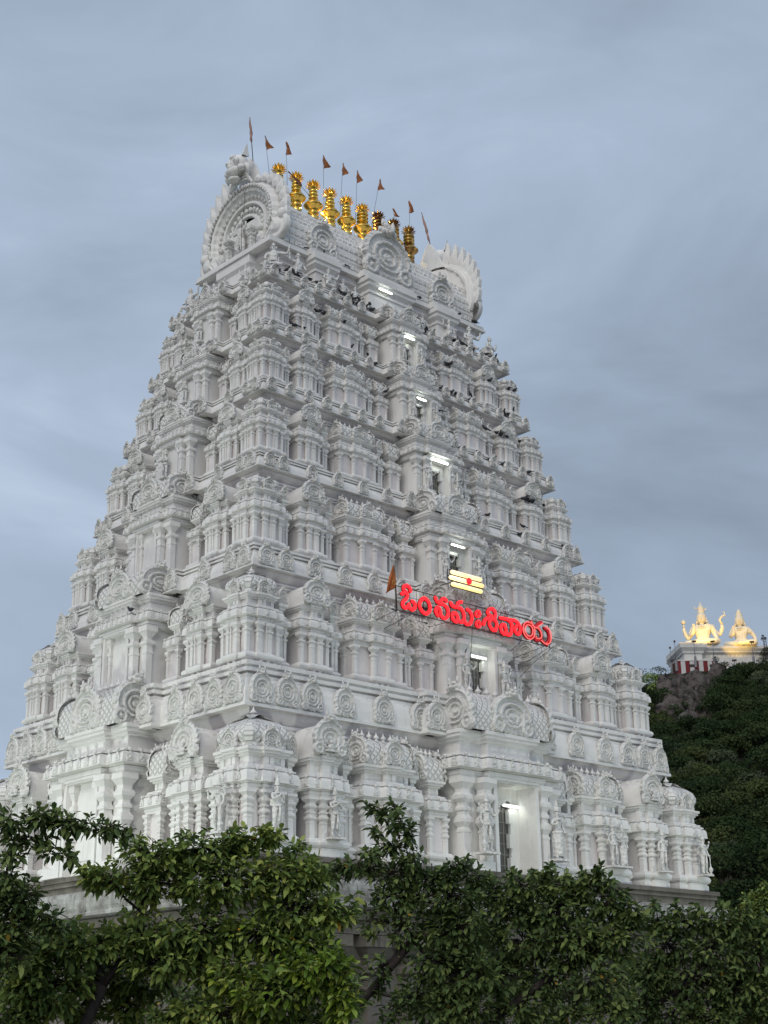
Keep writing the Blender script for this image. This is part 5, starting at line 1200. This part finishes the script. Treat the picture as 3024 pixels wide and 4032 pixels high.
mb.build('railing', [simple('green_metal', (.05, .09, .09), .6)], root)

# ------------------------------------------------------------------ foliage arrays
def quads_mesh(name, P, N_, size, mat, aspect=.55):
    """one small leaf cluster (a bent quad) per point, facing N_"""
    n = len(P); P = np.asarray(P); N_ = N_/np.linalg.norm(N_, axis=1)[:, None]
    a = np.cross(N_, rng.normal(size=(n, 3))); a /= np.linalg.norm(a, axis=1)[:, None]; b = np.cross(N_, a)
    sz = size*rng.uniform(.6, 1.3, (n, 1)); bend = N_*sz*.25
    V = np.stack([P-a*sz*.5, P-b*sz*aspect*.5-bend*.3, P+a*sz*.5, P+b*sz*aspect*.5-bend*.3], 1).reshape(-1, 3)
    me = bpy.data.meshes.new(name); me.vertices.add(4*n); me.vertices.foreach_set('co', V.ravel()); me.loops.add(4*n); me.loops.foreach_set('vertex_index', np.arange(4*n))
    me.polygons.add(n); me.polygons.foreach_set('loop_start', np.arange(0, 4*n, 4)); me.materials.append(mat); me.update(); me.validate()
    return me
def canopy_points(c, r, n):
    """points on several lobes of one crown"""
    k = rng.integers(5, 9); L_ = rng.normal(size=(k, 3)); L_ /= np.linalg.norm(L_, axis=1)[:, None]; L_[:, 2] = np.abs(L_[:, 2])*.8
    cen = L_*np.array(r)*.55; w_ = rng.integers(0, k, n); d = rng.normal(size=(n, 3)); d /= np.linalg.norm(d, axis=1)[:, None]; d[:, 2] = np.where(d[:, 2] < -.3, -d[:, 2], d[:, 2])
    rad = rng.uniform(.75, 1.05, (n, 1)); q = cen[w_]+d*np.array(r)*.55*rad
    return q+np.array(c), d+rng.normal(scale=.45, size=(n, 3))
PP, NN, MM = [], [], []
t_ = 128.0
while t_ < 318:
    s_ = -24.0-(300-t_)*.05
    while s_ < 48:
        tt, ss = t_+rng.uniform(-2, 2), s_+rng.uniform(-1.6, 1.6)
        r0 = rng.choice([rng.uniform(1.2, 2.2), rng.uniform(2.2, 3.4), rng.uniform(3.2, 4.6)], p=[.4, .4, .2]); p = hp(tt, ss, r0*.45); u_, v_ = project(p)
        s_ += 3.1
        if 2600 < u_ < 2830 and 2560 < v_ < 2700: continue
        if 2570 < u_ < 2800 and 2560 < v_ < 2880:
            if rng.random() < (.72 if v_ < 2770 else .4): continue
            r0 = min(r0, 1.5); p = hp(tt, ss, r0*.45)
        if 2600 < u_ < 3060 and project(p+Vector((0, 0, r0*.75)))[1] < 2612: continue
        n_ = int(95*r0*r0*(1.0 if u_ > 2350 else .3)); q, nn = canopy_points(p, (r0, r0, r0*.85), n_); PP.append(q); NN.append(nn); MM.append(np.full(n_, int(rng.choice(4, p=(.40, .32, .18, .10)))))
    t_ += 3.2
me = quads_mesh('hillside_woods', np.concatenate(PP), np.concatenate(NN), .46, CANOPY)
for m_n, stp in (('hill_foliage_dark', [(0.3, (0.014, 0.026, 0.012)), (0.55, (0.026, 0.044, 0.017)), (0.8, (0.05, 0.07, 0.025))]), ('hill_foliage_yellow', [(0.3, (0.028, 0.042, 0.017)), (0.55, (0.055, 0.075, 0.028)), (0.8, (0.10, 0.115, 0.042))]), ('hill_foliage_grey', [(0.3, (0.035, 0.05, 0.03)), (0.55, (0.065, 0.085, 0.048)), (0.8, (0.11, 0.13, 0.07))])):
    me.materials.append(leafmat(m_n, stp, .05, .95, .14, .28))
me.polygons.foreach_set('material_index', np.concatenate(MM))
o = link('hillside_woods', me); tag(o, 'dense dark green woods covering the hillside right of the tower', 'woods', kind='stuff')
def hill_tree(u, v, t_, r, label, mat=CANOPY, dens=90, size=.4):
    c = at(u, v, t_); base = Vector((c.x, c.y, c.z-r*1.4))
    root = empty('hill_tree', base, label=label, cat='tree', group='trees along the hilltop')
    mb = MB(); mb.tube([(0, 0, -1.5), (.1, 0, r*.6), (0, .1, r*1.4)], [.22, .16, .08], 6)
    for k in range(5): a = k*1.3; mb.tube([(0, 0, r*.7), (math.cos(a)*r*.35, math.sin(a)*r*.35, r*1.2), (math.cos(a)*r*.7, math.sin(a)*r*.7, r*1.5)], [.1, .07, .03], 5)
    mb.build('trunk', [BARK], root)
    q, nn = canopy_points((0, 0, r*1.4), (r, r, r*.8), int(dens*r*r)); link('crown', quads_mesh('crown', q, nn, size, mat), root)
for a in [(2600, 2800, 285, 1.3, 'green bush at the lower left of the rock outcrop', CANOPY, 80, .34), (2700, 2880, 276, 1.8, 'bush below the outcrop rocks', CANOPY, 80, .36), (2530, 2650, 287, 1.7, 'flat-topped dark tree at the very left of the hill skyline', CANOPY, 22, .3), (2560, 2690, 284, 2.6, 'bright green rounded tree on the skyline just right of the tower', LEAF_LIGHT, 90, .38), (2590, 2720, 283, 2.2, 'bright green bush beside the rock outcrop, lower left', LEAF_LIGHT, 90, .38),
          (2590, 2655, 293, 2.2, 'thin scraggly tree left of the iron fence', CANOPY, 34, .3), (2620, 2650, 292, 1.8, 'thin tree touching the iron fence', CANOPY, 34, .3), (2855, 2632, 293, 1.8, 'grey-green tree right of the striped wall', CANOPY, 60, .32),
          (2900, 2645, 294, 1.8, 'low tree in front of the plinth centre', CANOPY, 80, .36), (2955, 2632, 293, 1.8, 'dark tree in front of the plinth below the smaller statue', CANOPY, 80, .36), (3012, 2618, 291, 2.0, 'dark tree at the right edge of the hilltop', CANOPY, 90, .36), (2820, 2600, 296, 1.0, 'small sprig of tree between the two front lamp posts', CANOPY, 50, .3)]:
    hill_tree(*a)

# ------------------------------------------------------------------ the trees in front
def leaves_mesh(name, P, D, L_, mats, mi=None, droop=.35):
    """real leaf blades: folded along the midrib, pointed, drooping; P base, D direction"""
    n = len(P); P = np.asarray(P); D = D/np.linalg.norm(D, axis=1)[:, None]
    up = np.tile(np.array([0, 0, 1.0]), (n, 1))+rng.normal(scale=.35, size=(n, 3)); S_ = np.cross(D, up); S_ /= np.linalg.norm(S_, axis=1)[:, None]; U_ = np.cross(S_, D)
    L = (L_*rng.uniform(.5, 1.3, (n, 1))); W_ = L*rng.uniform(.20, .26, (n, 1)); dr = L*rng.uniform(.1, droop, (n, 1))
    def pt(a, s_, fold, d): return P+D*L*a+S_*W_*s_+U_*W_*fold-np.array([0, 0, 1.0])*dr*d
    V = np.stack([pt(0, 0, 0, 0), pt(.30, -.85, .25, .1), pt(.30, 0, 0, .1), pt(.30, .85, .25, .1), pt(.62, -.9, .25, .4), pt(.62, 0, 0, .4), pt(.62, .9, .25, .4), pt(1.0, 0, 0, 1.0)], 1).reshape(-1, 3)
    F3 = [(0, 2, 1), (0, 3, 2), (4, 5, 7), (5, 6, 7)]; F4 = [(1, 2, 5, 4), (2, 3, 6, 5)]
    base = (np.arange(n)*8)[:, None]
    loops = np.concatenate([base+np.array(sum([list(f) for f in F3], []))[None], base+np.array(sum([list(f) for f in F4], []))[None]], 1).ravel()
    tot = np.tile(np.array([3, 3, 3, 3, 4, 4]), n); st_ = np.concatenate([[0], np.cumsum(tot)[:-1]])
    me = bpy.data.meshes.new(name); me.vertices.add(8*n); me.vertices.foreach_set('co', V.ravel()); me.loops.add(len(loops)); me.loops.foreach_set('vertex_index', loops)
    me.polygons.add(6*n); me.polygons.foreach_set('loop_start', st_)
    for m_ in mats: me.materials.append(m_)
    if mi is not None: me.polygons.foreach_set('material_index', np.repeat(mi, 6))
    me.polygons.foreach_set('use_smooth', np.ones(6*n, bool)); me.update(); me.validate()
    return me
def tree(name, label, trunk_uv, dist, fork_uv, blobs, mats, leaf=.12, dens=.085, limb_r=.055, lime=0.0):
    g0 = at(trunk_uv[0], trunk_uv[1], dist); base = Vector((g0.x, g0.y, 0)); fork = at(fork_uv[0], fork_uv[1], dist)
    root = empty(name, base, label=label, cat='tree', group='leafy trees in front of the tower')
    rr = random.Random(int(trunk_uv[0])); tb = MB(); F_ = fork-base
    tb.tube([(0, 0, -.1), F_*.35+Vector((.05, .03, 0)), F_*.7+Vector((-.04, .05, 0)), F_], [limb_r*1.5, limb_r*1.25, limb_r*1.1, limb_r], 9)
    P, D, MI = [], [], []; px = dist/F_PX
    nodes = [(F_, 0.0, limb_r)]
    def _d(b_):
        c_ = at(b_[0]*1.8228, b_[1]*1.8228, dist+(b_[4] if len(b_) > 4 else 0)); return (c_-fork).length
    blobs = sorted(blobs, key=_d)
    for (u, v, ru, rv, *o_) in blobs:
        dd = dist+(o_[0] if o_ else 0); u, v, ru, rv = u*1.8228, v*1.8228, ru*1.8228, rv*1.8228
        c = at(u, v, dd); ray_h = Vector((ray(u, v).x, ray(u, v).y, 0)).normalized(); lat = Vector((ray_h.y, -ray_h.x, 0))
        rx, rz = ru*px, rv*px; ry = min(.9, max(.25, (rx+rz)*.5)); cl = c-base
        # limb from the fork to the clump
        dF = (cl-F_).length; par = min([n_ for n_ in nodes if n_[1] < dF] or [nodes[0]], key=lambda n_: (n_[0]-cl).length+.25*n_[1])
        pr, r0_ = par[0], par[2]; r1_ = max(.007, r0_*.62); ln_ = (cl-pr).length
        m1 = pr.lerp(cl, .35)+Vector((rr.uniform(-.1, .1), rr.uniform(-.1, .1), rr.uniform(-.05, .06)))*ln_; m2 = pr.lerp(cl, .7)+Vector((rr.uniform(-.08, .08), rr.uniform(-.08, .08), rr.uniform(-.04, .06)))*ln_
        tb.tube([pr, m1, m2, cl], [r0_*.8, (r0_+r1_)*.42, r1_*.95, r1_*.8], 6); nodes.append((cl, dF, r1_))
        n_leaf = int(1.7*dens*(ru/1.8228)*(rv/1.8228)*(o_[1] if len(o_) > 1 else 1)); n_ro = max(6, n_leaf//8)
        for k in range(n_ro):
            d = Vector((rr.gauss(0, 1), rr.gauss(0, 1), rr.gauss(0, 1))).normalized(); r_ = rr.uniform(.45, 1.05)**.6
            if rr.random() < .10: r_ *= rr.uniform(1.15, 1.5)
            q = cl+lat*(d.x*rx*r_)+ray_h*(d.y*ry*r_)+Vector((0, 0, d.z*rz*r_))
            ax = (lat*d.x+ray_h*d.y+Vector((0, 0, d.z*.6+.65))); ax.normalize()
            s0 = q-ax*leaf*1.6
            if k % 2 == 0: tb.tube([cl.lerp(q, .15), cl.lerp(q, .6)+Vector((0, 0, -.04)), q], [.008, .005, .003], 4, caps=False)
            a1 = ax.orthogonal().normalized(); a2 = ax.cross(a1); nl = rr.randint(6, 9)
            for j in range(nl):
                th = 2.4*j+rr.uniform(-.3, .3); f_ = j/nl
                P.append(tuple(q-ax*leaf*1.3*(1-f_))); dv_ = (a1*math.cos(th)+a2*math.sin(th))*(1.0-.45*f_)+ax*(.25+.8*f_)+Vector((0, 0, -.28)); D.append(tuple(dv_))
                MI.append(2 if rr.random() < .0016 else (1 if rr.random() < (o_[2] if len(o_) > 2 else lime) else 0))
    tb.build('trunk', [BARK], root)
    me = leaves_mesh('foliage', P, np.array(D), leaf, mats+[LEAF_LIME, LEAF_YELLOW], np.array(MI)); link('foliage', me, root)
    return len(P)
NL = 0
NL += tree('leafy_tree', 'bright green spreading tree at the lower left with a forked trunk', (225, 2212), 15.5, (405, 3880),
  [(330, 1850, 90, 40), (440, 1832, 95, 42), (535, 1812, 60, 28), (590, 1800, 30, 18), (620, 1882, 90, 50), (480, 1900, 130, 50), (330, 1905, 95, 32), (230, 1895, 62, 26), (205, 1875, 40, 14), (640, 1960, 100, 42), (720, 1960, 60, 42), (300, 1965, 40, 18, 0, .5),
   (170, 2035, 110, 45), (310, 2022, 110, 42), (430, 2010, 110, 50), (560, 2015, 110, 45, 0, 1, .25), (60, 2075, 80, 60), (640, 2040, 90, 42, 0, 1, .2), (360, 2075, 110, 38), (520, 2100, 120, 50, 0, 1, .15), (690, 2085, 80, 45, -.5, 1, .8), (740, 2150, 50, 50, -.5, 1, .7), (600, 2140, 100, 50, -.3, 1, .35), (480, 2180, 110, 38), (640, 2200, 110, 30), (370, 2190, 60, 30), (100, 2130, 100, 55), (40, 2190, 70, 40), (230, 2085, 50, 26, .5), (275, 2170, 60, 40, .6), (200, 2130, 50, 30, .6), (270, 2120, 50, 26, .6), (170, 2180, 60, 30, .6), (320, 2120, 70, 26, .6), (575, 1788, 14, 10), (505, 1800, 16, 12), (400, 1802, 16, 10), (300, 1815, 16, 10), (640, 1825, 20, 12), (695, 1895, 22, 16)],
  [LEAF_LIGHT], .108, .105)
NL += tree('leafy_tree', 'darker tree reaching a bare-tipped branch in from the left edge', (-120, 2212), 14.5, (-160, 3700),
  [(20, 1768, 50, 24), (85, 1760, 45, 22), (140, 1772, 50, 20), (122, 1752, 15, 12), (190, 1778, 45, 18), (235, 1782, 40, 16), (272, 1790, 22, 10), (60, 1808, 60, 16), (120, 1832, 40, 13), (155, 1842, 28, 10), (25, 1840, 30, 14), (12, 1900, 38, 40), (45, 1935, 48, 40), (25, 1990, 60, 45), (95, 1975, 42, 26), (120, 2000, 30, 16), (10, 2050, 60, 50)],
  [LEAF_DARK], .10, .10, .06)
NL += tree('leafy_tree', 'tall dark tree in the middle with one shoot rising against the shrines', (905, 2212), 18, (1630, 3700),
  [(800, 1738, 18, 14), (825, 1748, 26, 18), (855, 1738, 22, 16), (850, 1775, 34, 20), (880, 1795, 30, 20), (812, 1790, 18, 12), (845, 1825, 34, 20), (795, 1840, 34, 16), (770, 1868, 50, 22), (715, 1882, 42, 20), (885, 1845, 36, 20), (860, 1885, 60, 30), (935, 1895, 55, 24), (905, 1875, 30, 16), (985, 1868, 32, 18), (1010, 1852, 12, 10), (1030, 1890, 30, 20), (960, 1935, 90, 38), (850, 1935, 60, 32, 0, .8), (800, 1985, 40, 40, 0, .45), (870, 2000, 60, 40, 0, .5), (985, 2005, 80, 50), (930, 2075, 70, 40, 0, .5), (1000, 2100, 80, 60), (820, 2090, 36, 50, 0, .45), (900, 2150, 60, 40, 0, .6), (980, 2180, 90, 40), (850, 2190, 36, 30, 0, .45), (640, 1985, 70, 30, .5, .4)],
  [LEAF_DARK], .108, .12, .045)
NL += tree('leafy_tree', 'dense dark tree right of the doorway with upright leaf tips', (1130, 2212), 18.5, (2310, 3740),
  [(1070, 1925, 60, 28), (1130, 1915, 50, 24), (1183, 1893, 18, 14), (1195, 1912, 50, 22), (1290, 1893, 14, 14), (1275, 1912, 45, 20), (1235, 1925, 50, 24), (1090, 1965, 90, 38), (1200, 1965, 90, 42), (1310, 1950, 60, 34), (1130, 2030, 90, 48, 0, .8), (1240, 2035, 90, 48), (1330, 2020, 70, 48, 0, .8), (1080, 2100, 70, 44, 0, .6), (1180, 2110, 70, 44, 0, .6), (1290, 2110, 66, 44, 0, .6), (1120, 2180, 80, 36, 0, .8), (1230, 2185, 60, 34, 0, .6), (1187, 1872, 12, 14), (1178, 1885, 16, 12), (1295, 1876, 10, 12), (1290, 1888, 16, 12), (1050, 1892, 12, 9), (1105, 1888, 12, 9), (1150, 1884, 10, 8), (1222, 1886, 12, 9), (1262, 1884, 10, 9), (1318, 1905, 14, 10), (1345, 1925, 16, 10), (1370, 1975, 45, 24), (1330, 2180, 60, 40, 0, .7)],
  [LEAF_DARK], .11, .115, .045)
NL += tree('leafy_tree', 'dark low tree at the lower right corner in front of the granite base', (1500, 2212), 20.5, (2740, 3860),
  [(1415, 1948, 16, 9), (1462, 1955, 14, 9), (1508, 1962, 12, 8), (1560, 1958, 14, 9), (1610, 1962, 12, 9), (1420, 1985, 50, 22), (1470, 1990, 55, 26), (1530, 1990, 55, 24), (1590, 1992, 55, 26), (1650, 2010, 40, 40), (1440, 2040, 66, 36, 0, .8), (1540, 2045, 74, 38, 0, .85), (1630, 2070, 60, 48), (1400, 2090, 60, 42), (1490, 2110, 80, 44), (1590, 2130, 80, 44), (1390, 2160, 60, 40), (1470, 2185, 80, 36), (1570, 2200, 90, 30), (1650, 2150, 50, 44)],
  [LEAF_DARK], .11, .125, .04)
NL += tree('leafy_tree', 'yellowish green tree at the right edge just above the dark low tree', (1660, 2212), 34, (3030, 3700),
  [(1650, 1925, 28, 22), (1630, 1950, 34, 26), (1658, 1965, 30, 30), (1600, 1975, 30, 14)],
  [LEAF_LIGHT], .14, .22, .06)
NL += tree('leafy_tree', 'shadowy background tree behind the middle trees', (1030, 2212), 24, (1900, 3900),
  [(1000, 2050, 90, 50), (1100, 2100, 110, 60), (950, 2150, 100, 50), (1200, 2150, 120, 50), (1350, 2120, 100, 60), (1060, 2000, 70, 30), (700, 2150, 110, 50), (450, 2160, 110, 40)],
  [LEAF_DARK], .14, .085, .06)
print('leaves', NL)
